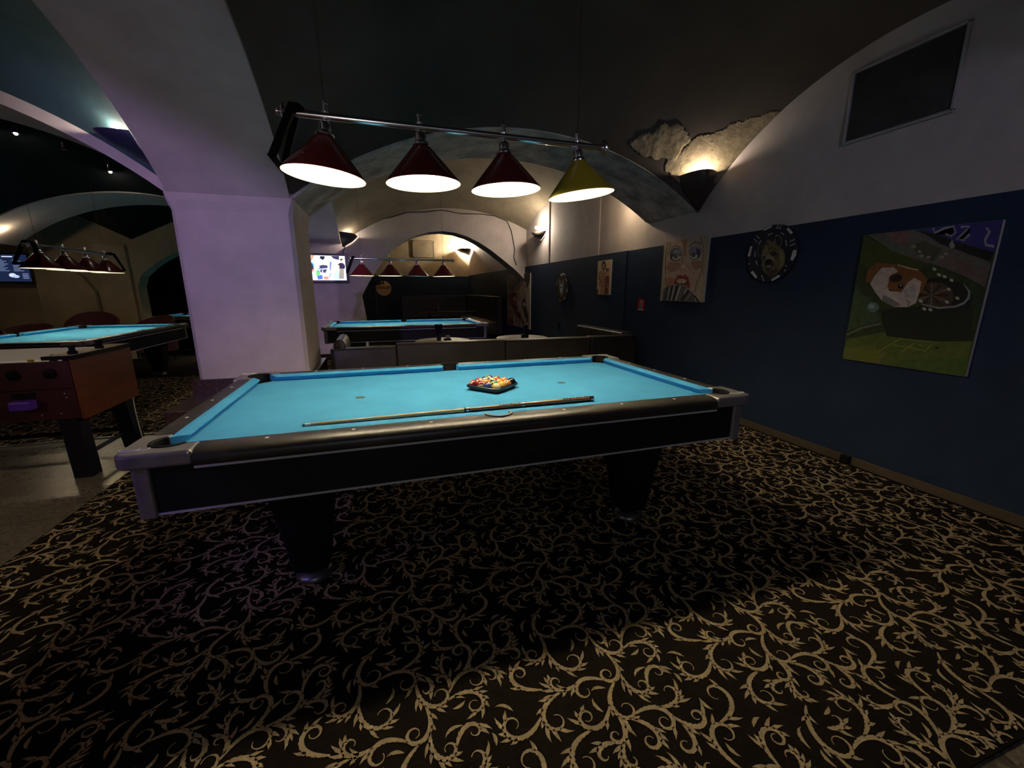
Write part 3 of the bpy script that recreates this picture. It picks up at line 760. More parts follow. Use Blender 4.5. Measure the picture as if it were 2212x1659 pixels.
# ------------------------------------------------------------------ billiard lamps
M_SHADE = mat('dark_red_lamp_enamel', (0.15, 0.016, 0.016), 0.25, coat=0.3)
M_SHADE_Y = mat('yellow_green_lamp_enamel', (0.48, 0.40, 0.03), 0.25, coat=0.3)
M_SHADE_IN = mat('white_lamp_lining', (0.86, 0.80, 0.60), 0.6)
M_BRACKET = mat('black_bracket', (0.004, 0.004, 0.004), 0.8, spec=0.1)
def bulb_mat(name, s): return mat(name, (1, 1, 1), 0.5, emit=(1.0, 0.86, 0.66), estr=s)
def billiard_lamp(label, loc, rz, tilts, colors, chain_top, strength, dead=()):
    # origin at the height of the shade rims
    t = thing('billiard_lamp', label, 'lamp', loc, rz, 'long billiard lamps above the tables')
    zb = 0.275
    bm = BM(); tube(bm, [(-0.87, 0, zb), (0.87, 0, zb)], 0.017, 16); obj('bar', bm, M_CHROME, t, smooth=True)
    for s in (-1, 1):
        m = Matrix.Translation((s*0.872, 0, zb)) @ Matrix.Rotation(s*PI/2, 4, 'Y')
        obj('end_cap', lathe(BM(), [(0.001, -0.02), (0.018, -0.02), (0.018, -0.006), (0.042, -0.004), (0.045, 0.004), (0.026, 0.012), (0.014, 0.018), (0.016, 0.026), (0.010, 0.036), (0.001, 0.039)], 24, mtx=m), M_CHROME, t, smooth=True)
    for x, tl, m in zip((-0.69, -0.225, 0.24, 0.70), tilts, colors):
        mt = Matrix.Translation((x, 0, zb)) @ Matrix.Rotation(tl, 4, 'Y')
        obj('lamp_socket', lathe(BM(), [(0.012, -0.012), (0.014, -0.020), (0.024, -0.026), (0.029, -0.036), (0.029, -0.066), (0.033, -0.070), (0.036, -0.078), (0.046, -0.082), (0.046, -0.090), (0.030, -0.092)], 24, mtx=mt), M_CHROME, t, smooth=True)
        obj('finial', lathe(BM(), [(0.017, 0.012), (0.018, 0.020), (0.011, 0.024), (0.011, 0.052), (0.014, 0.055), (0.014, 0.060), (0.006, 0.064), (0.004, 0.078), (0.001, 0.082)], 16, mtx=mt), M_CHROME, t, smooth=True)
        bm = BM()
        lathe(bm, [(0.034, -0.086), (0.043, -0.092), (0.196, -0.268), (0.201, -0.276), (0.2005, -0.281)], 48, mtx=mt, mi=0)
        lathe(bm, [(0.2005, -0.281), (0.197, -0.279), (0.193, -0.271), (0.041, -0.096), (0.010, -0.096)], 48, mtx=mt, mi=1)
        sh = obj('lamp_shade', bm, [m, M_SHADE_IN], t, smooth='all', fix=False)
        sh.data.set_sharp_from_angle(angle=math.radians(50))
        m2 = mt @ Matrix.Translation((0, 0, -0.165))
        if x not in dead:
            obj('bulb', lathe(BM(), [(0.001, 0.07), (0.014, 0.06), (0.015, 0.04), (0.03, 0.02), (0.038, 0.0), (0.036, -0.018), (0.024, -0.034), (0.001, -0.041)], 9, mtx=m2), bulb_mat('lamp_bulb_%g' % strength, strength), sh, smooth='all')
    # black end frame at the left end: inverted V with a cross rail
    fr = BM()
    for s in (-1, 1):
        tube(fr, [(-0.80, 0, zb+0.022), (-0.825, s*0.05, zb+0.012), (-0.925, s*0.12, 0.045)], [0.024, 0.024, 0.018], 4)
    tube(fr, [(-0.928, -0.13, 0.045), (-0.928, 0.13, 0.045)], 0.018, 4)
    obj('end_frame', fr, M_BRACKET, t)
    for x in (-0.69, 0.70):
        bm = BM(); n = int((chain_top-zb-0.08)/0.034)
        for k in range(n):
            z = zb+0.08+k*0.034; a = (k % 2)*PI/2
            pts = [(x+0.0055*math.cos(q)*math.cos(a), 0.0055*math.cos(q)*math.sin(a), z+0.017+0.019*math.sin(q)) for q in np.linspace(0, 2*PI, 9)]
            tube(bm, pts, 0.0010, 4, caps=False)
        obj('chain', bm, mat('dark_chain_steel', (0.02, 0.018, 0.016), 0.6, 0.0), t)
    return t
LAMP_W = 162.0
billiard_lamp('long billiard lamp over the foreground table with three red shades and one yellow shade', (0, 0, 1.945), 0.0,
              (math.radians(5.5), math.radians(-1.5), math.radians(-2.5), math.radians(-7)), (M_SHADE, M_SHADE, M_SHADE, M_SHADE_Y), 1.35, LAMP_W)
billiard_lamp('billiard lamp with four red shades hanging over the table behind the sofas', (-0.01, 5.3, 1.625), 0.0,
              (0.02, 0, 0.02, -0.02), (M_SHADE,)*4, 1.62, 90.0, dead=(0.24,))
l3 = billiard_lamp('billiard lamp with four red shades over the table left of the pillar', (-4.49, 5.2, 1.655), PI/2,
              (0.0, 0.01, 0, 0), (M_SHADE,)*4, 1.6, 75.0)
fr = BM()
for s in (-1, 1): tube(fr, [(0.83, 0, 0.297), (0.84, s*0.055, 0.287), (0.925, s*0.12, 0.045)], [0.02, 0.02, 0.014], 4)
tube(fr, [(0.928, -0.13, 0.045), (0.928, 0.13, 0.045)], 0.014, 4)
obj('end_frame', fr, M_BRACKET, l3)

billiard_lamp('billiard lamp over the far table in the dark archway', (-3.86, 9.55, 1.63), 0.0, (0, 0, 0, 0), (M_SHADE,)*4, 1.515, 60.0)
# ------------------------------------------------------------------ corner uplights
M_SCONCE = mat('dark_sconce_enamel', (0.045, 0.034, 0.030), 0.5)
M_SCONCE_N = mat('navy_sconce_enamel', (0.012, 0.014, 0.050), 0.5)
def corner_uplight(label, tip, A, Mid, B, bulb, strength, m, r=0.03, seen_bulb=True):
    t = thing('corner_uplight', label, 'wall light', tip, 0, 'corner uplights under the vaults')
    T0 = Vector(tip); A, Mid, B = Vector(A), Vector(Mid), Vector(B)
    Cc = 2*Mid-(A+B)/2; n = 20; bm = BM(); rim = []; belly = []; bot = []
    for k in range(n+1):
        u = k/n; p = A*(1-u)**2+Cc*2*u*(1-u)+B*u*u
        rim.append(bm.verts.new(p-T0)); q = T0.lerp(p, 0.55); q += (p-T0-Vector((0, 0, (p-T0).z)))*0.10
        belly.append(bm.verts.new(q-T0)); bot.append(bm.verts.new((T0.lerp(p, 0.06))-T0))
    for k in range(n):
        bm.faces.new((rim[k], rim[k+1], belly[k+1], belly[k])); bm.faces.new((belly[k], belly[k+1], bot[k+1], bot[k]))
    bm.faces.new(bot[::-1])
    s = obj('shade', bm, m, t, smooth='all')
    sd = s.modifiers.new('thickness', 'SOLIDIFY'); sd.thickness = 0.006; sd.offset = 0
    bb = BM(); bmesh.ops.create_uvsphere(bb, u_segments=8, v_segments=6, radius=r)
    obj('bulb', bb, bulb_mat('uplight_bulb_%g' % strength, strength), t, smooth='all', loc=Vector(bulb)-T0)
    return t
corner_uplight('dark conical uplight in the vault corner below the crumbling plaster', (3.015, 1.63, 2.24), (3.025, 1.39, 2.575), (2.73, 1.26, 2.56), (2.66, 1.60, 2.56), (2.79, 1.37, 2.542), 270.0, M_SCONCE, 0.022)
corner_uplight('navy bowl uplight beside the left springing of the pillar arch', (-2.02, 1.60, 2.28), (-2.33, 1.62, 2.485), (-2.25, 1.37, 2.455), (-2.02, 1.27, 2.43), (-2.15, 1.45, 2.465), 460.0, M_SCONCE_N, 0.022)
corner_uplight('dark corner uplight above the television on the back wall', (-1.10, 7.36, 2.26), (-1.12, 6.98, 2.53), (-0.84, 7.02, 2.50), (-0.80, 7.36, 2.47), (-0.95, 7.2, 2.48), 150.0, M_SCONCE, 0.024)
corner_uplight('small wall uplight with a bare glowing bulb on the right wall of the second bay', (3.02, 6.42, 2.44), (3.02, 6.85, 2.60), (2.84, 6.48, 2.60), (3.02, 6.12, 2.60), (2.85, 6.27, 2.67), 560.0, M_SCONCE, 0.030)
corner_uplight('glowing uplight under the broken plaster at the far end', (2.98, 13.6, 2.66), (2.98, 13.2, 2.86), (2.6, 13.2, 2.86), (2.55, 13.9, 2.86), (2.78, 13.45, 2.95), 700.0, M_SCONCE, 0.055)

# small ceiling spots in the left aisle
def ceiling_spot(label, loc, s):
    t = thing('ceiling_spotlight', label, 'spotlight', loc, 0, 'ceiling spotlights in the left aisle')
    obj('housing', lathe(BM(), [(0.001, 0.09), (0.03, 0.09), (0.03, 0.02), (0.042, 0.0), (0.036, 0.002), (0.001, 0.012)], 20), M_CHROME, t, smooth=True)
    if s > 0:
        bb = BM(); bmesh.ops.create_uvsphere(bb, u_segments=8, v_segments=5, radius=0.02); obj('bulb', bb, bulb_mat('spot_bulb_%g' % s, s), t, smooth='all')
def zv(X, Y): return coons(X, Y, XW, XA, YB, 6.0, z_b2, z_b2, z_aisle, z_aisle)
ceiling_spot('lit ceiling spotlight near the left edge of the dark aisle vault', (-4.74, 5.05, zv(-4.74, 5.05)-0.10), 60.0)
ceiling_spot('lit ceiling spotlight nearer the pillar under the dark aisle vault', (-4.10, 5.66, zv(-4.10, 5.66)-0.10), 60.0)
ceiling_spot('unlit ceiling spotlight between the two lit ones', (-4.42, 5.35, zv(-4.42, 5.35)-0.10), 0.0)
# ------------------------------------------------------------------ sofas
def leather(name, c): return mat(name, c, 0.42, var=0.2, scale=7, bump=0.35, bscale=9, spec=0.5)
M_LEATHER = leather('brown_black_leather', (0.030, 0.023, 0.016))
M_LEATHER2 = leather('dark_leather', (0.017, 0.013, 0.010))
def wavy_panel(x0, x1, y0, y1, z0, z1, seed, amp=0.006):
    from mathutils import noise
    bm = BM(); nx, nz = max(4, int((x1-x0)/0.05)), 12; g = []
    for j in range(nz+1):
        row = []
        for i in range(nx+1):
            x, z = x0+(x1-x0)*i/nx, z0+(z1-z0)*j/nz
            e = min(1, 6*min(i/nx, 1-i/nx, j/nz, 1-j/nz)+0.05)
            d = amp*e*(noise.noise(Vector((x*5+z*4, z*3-x*3, seed)))*1.6+1.0)
            row.append(bm.verts.new((x, y0-d, z)))
        g.append(row)
    for j in range(nz):
        for i in range(nx): bm.faces.new((g[j][i], g[j][i+1], g[j+1][i+1], g[j+1][i]))
    b = [bm.verts.new(p) for p in ((x0, y1, z0), (x1, y1, z0), (x1, y1, z1), (x0, y1, z1))]
    bm.faces.new(b[::-1])
    bm.faces.new([g[0][i] for i in range(nx, -1, -1)]+[b[0], b[1]]); bm.faces.new([g[nz][i] for i in range(nx+1)]+[b[2], b[3]])
    bm.faces.new([g[j][0] for j in range(nz+1)]+[b[3], b[0]]); bm.faces.new([g[j][nx] for j in range(nz, -1, -1)]+[b[1], b[2]])
    return bm
def sofa_module(label, x0, x1, y0, top, seed, m=M_LEATHER, arm=False):
    t = thing('sofa', label, 'sofa', ((x0+x1)/2, y0+0.35, 0.008), 0, 'brown leather divider sofas')
    h = (x1-x0)/2; fr = -0.35
    bk = obj('backrest', wavy_panel(-h, h, fr, fr+0.16, 0.06, top, seed), m, t, smooth=True, bevel=0.012, seg=3)
    bm = BM(); tube(bm, [(-h+0.01, fr-0.002, top-0.012), (0, fr-0.004, top-0.010), (h-0.01, fr-0.002, top-0.012)], 0.006, 6); obj('piping', bm, m, bk, smooth=True)
    obj('seat', box(BM(), -h+0.005, h-0.005, fr+0.165, 0.17, 0.20, 0.42), m, t, bevel=0.035, seg=3)
    obj('plinth', box(BM(), -h+0.03, h-0.03, fr+0.03, 0.14, 0.0, 0.2), M_BLACK, t)
    if arm:
        bm = BM(); pts = [(-0.075, 0.10), (0.075, 0.10), (0.075, 0.72), (0.06, 0.80), (0.035, 0.835), (0.0, 0.845), (-0.035, 0.835), (-0.06, 0.80), (-0.075, 0.72)]
        prism(bm, [(a-h+0.08, b) for a, b in pts], fr+0.165, 0.5, axis='y')
        obj('armrest', bm, m, t, smooth=True, bevel=0.02, seg=3)
    return t
sofa_module('brown leather sofa with rounded armrest at the pillar end of the divider row', -1.00, -0.335, 2.20, 0.765, 3.1, arm=True)
sofa_module('wrinkled middle brown leather sofa of the divider row behind the big table', -0.325, 0.915, 2.20, 0.795, 5.7)
sofa_module('smooth brown leather sofa right of the wrinkled one in the divider row', 0.925, 2.05, 2.22, 0.785, 9.4)
sofa_module('dark end sofa of the divider row against the blue wall', 2.06, 2.72, 2.22, 0.79, 12.2, M_LEATHER2)
ws = thing('sofa', 'brown leather bench standing along the blue wall behind the divider row', 'sofa', (2.86, 3.38, 0.008), 0, 'brown leather divider sofas')
obj('backrest', box(BM(), -0.08, 0.12, -0.72, 0.72, 0.1, 0.78), M_LEATHER, ws, bevel=0.03, seg=3)
obj('seat', box(BM(), -0.58, -0.085, -0.46, 0.72, 0.18, 0.42), M_LEATHER, ws, bevel=0.03, seg=3)
obj('plinth', box(BM(), -0.5, 0.1, -0.44, 0.70, 0.0, 0.18), M_BLACK, ws)
fb = thing('corner_bench', 'tall dark leather corner bench in the far bay behind the second table', 'bench', (2.1, 12.2, 0.008))
M_BENCH = leather('dark_bench_leather', (0.020, 0.017, 0.012))
obj('backrest', box(BM(), 0.74, 0.88, -3.0, 1.75, 0.1, 1.195), M_BENCH, fb, bevel=0.02)
obj('backrest', box(BM(), -1.7, 0.735, 1.62, 1.75, 0.1, 1.17), M_BENCH, fb, bevel=0.02)
obj('seat', box(BM(), 0.2, 0.735, -3.0, 1.1, 0.12, 0.46), M_BENCH, fb, bevel=0.02)
obj('seat', box(BM(), -1.7, 0.735, 1.105, 1.615, 0.12, 0.46), M_BENCH, fb, bevel=0.02)
for x, y, w_, lab in ((1.05, 10.6, 0.42, 'dark square table with a bottle-shaped holder in the far bay'), (1.98, 10.7, 0.42, 'dark square table right of the other one in the far bay')):
    ft = thing('lounge_table', lab, 'table', (x, y, 0.008), 0.1, 'dark tables of the far bay')
    obj('top', box(BM(), -w_, w_, -0.3, 0.3, 0.70, 0.73), mat('dark_glossy_top', (0.05, 0.045, 0.04), 0.15), ft, bevel=0.004)
    obj('leg', lathe(BM(), [(0.2, 0.0), (0.2, 0.02), (0.03, 0.04), (0.03, 0.70)], 16), M_BLACK, ft, smooth=True)
bt = obj('menu_holder', lathe(BM(), [(0.001, 0), (0.035, 0), (0.035, 0.14), (0.015, 0.18), (0.015, 0.24), (0.001, 0.24)], 16), mat('grey_holder', (0.12, 0.12, 0.12), 0.4), None, smooth=True, loc=(1.30, 10.55, 0.7385))
tag(bt, 'small grey bottle standing on the dark table of the far bay', 'bottle')

# round tables behind the divider
M_TOP = mat('pale_speckled_tabletop', (0.36, 0.31, 0.22), 0.45, var=0.2, scale=40)
def round_table(label, x, y, z, r=0.36):
    t = thing('round_table', label, 'table', (x, y, 0.008), 0, 'round pale tables behind the divider')
    obj('top', lathe(BM(), [(0.001, z-0.03), (r-0.01, z-0.03), (r, z-0.02), (r, z-0.006), (r-0.008, z), (0.001, z)], 48), M_TOP, t, smooth=True)
    obj('column', lathe(BM(), [(0.035, 0.03), (0.035, z-0.03)], 20), M_BLACK, t, smooth=True)
    obj('base', lathe(BM(), [(0.001, 0), (0.22, 0), (0.22, 0.015), (0.05, 0.035), (0.001, 0.035)], 32), M_BLACK, t, smooth=True)
round_table('round pale table with a black goblet behind the wrinkled sofa', 0.30, 3.02, 0.722)
round_table('round pale table with a black card box near the comic painting', 1.40, 3.0, 0.725)
gb = obj('goblet', lathe(BM(), [(0.001, 0), (0.028, 0), (0.026, 0.01), (0.030, 0.05), (0.040, 0.12), (0.052, 0.20), (0.055, 0.215), (0.050, 0.215), (0.036, 0.12), (0.001, 0.08)], 24), mat('black_violet_glass', (0.010, 0.008, 0.022), 0.1), None, smooth=True, loc=(0.235, 2.93, 0.731))
tag(gb, 'tall black goblet on the round table behind the wrinkled sofa', 'goblet')
cb = thing('card_holder', 'small black holder with an upright pale card beside the goblet', 'card holder', (0.345, 2.93, 0.731), 0.15)
obj('holder', box(BM(), -0.042, 0.042, -0.03, 0.03, 0, 0.032), M_BLACK, cb, bevel=0.003)
obj('card', box(BM(), -0.025, 0.034, -0.002, 0.002, 0.03, 0.075), mat('grey_card', (0.22, 0.19, 0.15), 0.7), cb)
mb = thing('menu_box', 'upright black menu box on the round table near the comic painting', 'menu box', (1.415, 2.93, 0.734), 0.1)
obj('body', box(BM(), -0.045, 0.045, -0.03, 0.03, 0, 0.05), M_BLACK, mb, bevel=0.003)
obj('menu', box(BM(), -0.02, 0.043, -0.015, 0.012, 0.05, 0.175), mat('black_menu_cover', (0.008, 0.009, 0.012), 0.35), mb, bevel=0.002)

# ------------------------------------------------------------------ foosball table
M_FSIDE = mat('dark_red_foosball_side', (0.055, 0.008, 0.012), 0.45, var=0.15, scale=4)
M_FEND = mat('orange_brown_foosball_end', (0.17, 0.042, 0.013), 0.4, var=0.2, scale=3, stretch=(1, 1, 5))
M_FTOP = mat('pale_wood_foosball_ledge', (0.52, 0.40, 0.24), 0.4, var=0.1, scale=10)
M_FIELD = mat('white_foosball_field', (0.80, 0.78, 0.72), 0.35)
M_FLEG = mat('blue_black_steel', (0.004, 0.004, 0.013), 0.5, spec=0.3)
ft = thing('foosball_table', 'red foosball table with orange end panel on the terrazzo by the left edge', 'foosball table', (-3.25, 1.66, 0.0))
X1, Y0_, Y1_ = 0.64, -0.385, 0.375
obj('side_panel', box(BM(), -X1, X1-0.025, Y0_, Y0_+0.03, 0.46, 0.885), M_FSIDE, ft, bevel=0.003)
obj('side_panel', box(BM(), -X1, X1-0.025, Y1_-0.03, Y1_, 0.46, 0.885), M_FSIDE, ft, bevel=0.003)
obj('end_panel', box(BM(), X1-0.022, X1, Y0_+0.002, Y1_-0.002, 0.45, 0.905), M_FEND, ft, bevel=0.004)
obj('end_panel', box(BM(), -X1, -X1+0.022, Y0_+0.002, Y1_-0.002, 0.45, 0.905), M_FEND, ft, bevel=0.004)
obj('side_seam', box(BM(), -X1, X1-0.03, Y0_-0.002, Y0_, 0.684, 0.690), M_RUBBER, ft)
obj('field', box(BM(), -X1+0.02, X1-0.15, Y0_+0.032, Y1_-0.032, 0.80, 0.81), M_FIELD, ft)
obj('inner_wall', box(BM(), -X1+0.02, X1-0.15, Y1_-0.045, Y1_-0.031, 0.81, 0.905), M_FIELD, ft)
obj('ledge', box(BM(), X1-0.16, X1+0.004, Y0_-0.004, Y1_+0.004, 0.906, 0.922), M_FTOP, ft, bevel=0.003)
obj('ledge_edge', box(BM(), X1-0.165, X1+0.008, Y0_-0.008, Y0_-0.0045, 0.896, 0.923), M_RUBBER, ft)
obj('ledge_edge', box(BM(), X1+0.0045, X1+0.009, Y0_-0.008, Y1_+0.006, 0.892, 0.923), M_RUBBER, ft)
obj('bottom', box(BM(), -X1+0.02, X1-0.025, Y0_+0.03, Y1_-0.03, 0.465, 0.48), M_FSIDE, ft)
for y in (-0.27, 0.05):
    obj('bumper_post', lathe(BM(), [(0.028, 0.922), (0.028, 0.940), (0.018, 0.948), (0.018, 0.968), (0.026, 0.974), (0.026, 0.985), (0.001, 0.985)], 16, X1-0.05, y), M_RUBBER, ft, smooth=True)
for x in (0.30, 0.50):
    m = Matrix.Translation((x, Y0_, 0.80)) @ Matrix.Rotation(PI/2, 4, 'X')
    o = obj('rod_bearing', lathe(BM(), [(0.036, 0.0), (0.036, 0.012), (0.020, 0.022), (0.010, 0.024), (0.010, 0.035), (0.001, 0.035)], 20, mtx=m), M_RUBBER, ft, smooth=True)
    bm = BM(); tube(bm, [(x, Y0_+0.02, 0.80), (x, Y1_+0.05, 0.80)], 0.008, 8); rd = obj('rod', bm, M_CHROME, ft, smooth=True)
    for k, y in enumerate((-0.20, 0.02, 0.22)):
        obj('player', lathe(BM(), [(0.001, -0.07), (0.018, -0.07), (0.014, -0.03), (0.024, 0.0), (0.026, 0.045), (0.012, 0.06), (0.018, 0.075), (0.018, 0.09), (0.001, 0.10)], 12, x, y, 0.792), mat('yellow_player', (0.5, 0.33, 0.05), 0.4) if (k == 0 and x < 0.4) else M_BLACK, rd, smooth=True)
cp = obj('cup_holder', box(BM(), 0.27, 0.395, Y0_-0.07, Y0_-0.001, 0.555, 0.622), mat('violet_plastic', (0.16, 0.05, 0.62), 0.35), ft, bevel=0.012, seg=3)
obj('slot', box(BM(), 0.26, 0.39, Y0_-0.004, Y0_-0.0005, 0.628, 0.668), M_RUBBER, ft)
for px, pz in ((0.40, 0.50), (0.51, 0.505), (0.56, 0.62), (0.555, 0.65)):
    obj('screw', lathe(BM(), [(0.007, 0.0), (0.006, 0.002), (0.001, 0.003)], 10, mtx=Matrix.Translation((px, Y0_, pz)) @ Matrix.Rotation(PI/2, 4, 'X')), M_CHROME, ft)
for sx in (-1, 1):
    for sy, yy in ((-1, Y0_+0.075), (1, Y1_-0.075)):
        bm = BM(); h = 0.058; c0, c1 = (sx*0.555, yy+sy*0.03), (sx*0.525, yy)
        R0 = [bm.verts.new((c0[0]+a*h, c0[1]+b*h, 0.0)) for a, b in ((-1, -1), (1, -1), (1, 1), (-1, 1))]
        R1 = [bm.verts.new((c1[0]+a*h, c1[1]+b*h, 0.47)) for a, b in ((-1, -1), (1, -1), (1, 1), (-1, 1))]
        for k in range(4): bm.faces.new((R0[k], R0[(k+1) % 4], R1[(k+1) % 4], R1[k]))
        bm.faces.new(R0[::-1]); bm.faces.new(R1)
        obj('leg', bm, M_FLEG, ft, bevel=0.004)
bm = BM(); tube(bm, [(-0.55, Y1_-0.05, 0.16), (0.50, Y1_-0.05, 0.16)], 0.018, 4); obj('stretcher', bm, M_FLEG, ft)
bm = BM(); tube(bm, [(0.545, Y0_+0.06, 0.15), (0.545, Y1_-0.06, 0.15)], 0.018, 4); obj('stretcher', bm, M_FLEG, ft)
pts = [(-2.60, 1.90, 0.46), (-2.585, 1.86, 0.34), (-2.55, 1.80, 0.20), (-2.50, 1.72, 0.09), (-2.42, 1.62, 0.02), (-2.32, 1.50, 0.012), (-2.2, 1.30, 0.012)]
bm = BM(); tube(bm, pts, 0.005, 6); tag(obj('power_cable', bm, mat('white_cable', (0.5, 0.45, 0.40), 0.5), None, smooth=True), 'pale power cable drooping from the foosball table to the floor', 'cable')

# ------------------------------------------------------------------ tub chairs in the left aisle
M_CHAIR = mat('dark_red_chair_fabric', (0.060, 0.010, 0.012), 0.8, var=0.2, scale=9)
def tub_chair(label, x, y, rz, h=0.86):
    t = thing('tub_chair', label, 'chair', (x, y, 0.008), rz, 'dark red tub chairs of the aisle')
    bm = BM(); n = 18; rin = []; 
    for k in range(n+1):
        a = math.radians(-20+220*k/n); w_ = math.sin(math.radians(180*k/n)); top = 0.62+(h-0.62)*w_**0.7
        rin.append([bm.verts.new((r*math.cos(a), r*math.sin(a), z)) for r, z in ((0.30, 0.2), (0.34, top-0.03), (0.355, top), (0.385, top-0.02), (0.36, 0.2))])
    for A, B in zip(rin, rin[1:]):
        for i in range(5): bm.faces.new((A[i], A[(i+1) % 5], B[(i+1) % 5], B[i]))
    bm.faces.new(rin[0]); bm.faces.new(rin[-1][::-1])
    obj('backrest', bm, M_CHAIR, t, smooth=True)
    obj('seat', lathe(BM(), [(0.001, 0.2), (0.295, 0.2), (0.295, 0.42), (0.27, 0.45), (0.001, 0.46)], 28), M_CHAIR, t, smooth=True)
    for sx in (-1, 1):
        for sy in (-1, 1): obj('leg', lathe(BM(), [(0.014, 0), (0.02, 0.2), (0.001, 0.2)], 10, sx*0.2, sy*0.2), M_BLACK, t)
    return t
tub_chair('dark red tub chair at the left edge behind the aisle table', -6.25, 5.75, 0.5)
tub_chair('low dark red tub chair second from the left behind the aisle table', -6.30, 6.85, -0.2, 0.80)
tub_chair('dark red tub chair with the widest back in the middle of the row', -5.55, 7.30, 0.25, 0.98)
tub_chair('dark red tub chair beside the dark archway', -4.76, 7.56, -0.5, 0.88)

# ------------------------------------------------------------------ wall furniture: ventilation, sign, socket, cable, coat stand
vg = thing('ventilation_grille', 'large grey louvred ventilation grille high on the right wall', 'vent', (XR, -0.222, 2.47), 0)
M_GRILLE = mat('grey_grille_paint', (0.30, 0.28, 0.28), 0.5, var=0.2, scale=8); M_FRAMEG = mat('pale_grille_frame', (0.36, 0.34, 0.34), 0.6)
for y0, y1, z0, z1 in ((-0.335, 0.335, -0.008, 0.012), (-0.335, 0.335, 0.478, 0.496), (-0.335, -0.318, 0.0, 0.49), (0.318, 0.335, 0.0, 0.49)):
    obj('frame', box(BM(), -0.022, 0, y0, y1, z0, z1), M_FRAMEG, vg, bevel=0.003)
obj('backing', box(BM(), -0.004, 0, -0.32, 0.32, 0.01, 0.48), M_BLACK, vg)
bm = BM()
for k in range(46):
    z = 0.016+k*0.01005
    vs = [bm.verts.new(p) for p in ((-0.005, -0.318, z+0.006), (-0.016, -0.318, z), (-0.016, 0.318, z), (-0.005, 0.318, z+0.006))]; bm.faces.new(vs)
    vs2 = [bm.verts.new(p) for p in ((-0.005, -0.318, z+0.0075), (-0.016, -0.318, z+0.0015), (-0.016, 0.318, z+0.0015), (-0.005, 0.318, z+0.0075))]; bm.faces.new(vs2[::-1])
    bm.faces.new((vs[1], vs2[1], vs2[2], vs[2]))
tag(obj('louvre_slats', bm, M_GRILLE, vg, fix=False), kind='stuff')
v2 = thing('wall_vent', 'beige square ventilation cover on the far end wall', 'vent', (1.32, 13.99, 2.58), 0)
for a in ((-0.40, 0.40, 0.0, 0.03), (-0.40, 0.40, 0.56, 0.59), (-0.40, -0.37, 0.0, 0.59), (0.37, 0.40, 0.0, 0.59)):
    obj('frame', box(BM(), a[0], a[1], -0.03, 0, a[2], a[3]), mat('beige_panel_frame', (0.30, 0.24, 0.15), 0.7), v2)
obj('panel', box(BM(), -0.37, 0.37, -0.02, 0, 0.03, 0.56), mat('beige_panel', (0.25, 0.20, 0.13), 0.8, var=0.25, scale=3), v2)
so = thing('power_socket', 'black double socket on the blue wall above the wall bench', 'socket', (2.999, 5.32, 0.60))
obj('plate', box(BM(), -0.012, 0, -0.05, 0.05, 0, 0.15), M_BLACK, so, bevel=0.003); obj('insert', box(BM(), -0.015, -0.011, -0.03, 0.03, 0.02, 0.13), M_RUBBER, so)
jb = thing('floor_box', 'small black box set into the gap of the right baseboard', 'socket', (3.0, -0.325, 0.008))
obj('body', box(BM(), -0.02, 0.028, -0.032, 0.032, 0, 0.066), M_RUBBER, jb, bevel=0.003); obj('lid', box(BM(), -0.024, -0.0195, -0.025, 0.025, 0.012, 0.05), M_BLACK, jb)
from mathutils import noise as _n
cpts = [(-1.112, 2.134), (-1.05, 2.30), (-0.923, 2.541), (-0.80, 2.62), (-0.62, 2.68), (-0.31, 2.875), (-0.1, 2.90), (0.276, 3.03), (0.62, 3.05), (1.032, 3.115), (1.45, 3.06), (1.929, 3.075), (2.25, 3.05), (2.538, 2.955), (2.62, 2.80), (2.652, 2.726), (2.70, 2.5), (2.732, 2.311), (2.71, 2.15), (2.779, 1.96)]
bm = BM(); tube(bm, [(x, Y3-0.013, z) for x, z in cpts], 0.010, 6)
tag(obj('wall_cable', bm, mat('dark_cable', (0.05, 0.045, 0.04), 0.6), None, smooth=True), 'dark cable draped along the arch above the far opening', 'cable')
cs = thing('coat_stand', 'black coat stand in front of the round dealer sign', 'coat stand', (-0.50, 8.3, 0.008))
bm = BM(); tube(bm, [(0, 0, 0.02), (0, 0, 1.78)], 0.022, 10); obj('pole', bm, M_BLACK, cs, smooth=True)
for k in range(5):
    a = 2*PI*k/5+0.3; bm = BM(); tube(bm, [(0, 0, 1.58), (0.10*math.cos(a), 0.10*math.sin(a), 1.50), (0.20*math.cos(a), 0.20*math.sin(a), 1.56), (0.22*math.cos(a), 0.22*math.sin(a), 1.62)], 0.018, 6); obj('hook', bm, M_BLACK, cs, smooth=True)
obj('base', lathe(BM(), [(0.001, 0), (0.22, 0), (0.22, 0.02), (0.03, 0.05), (0.001, 0.05)], 24), M_BLACK, cs, smooth=True)
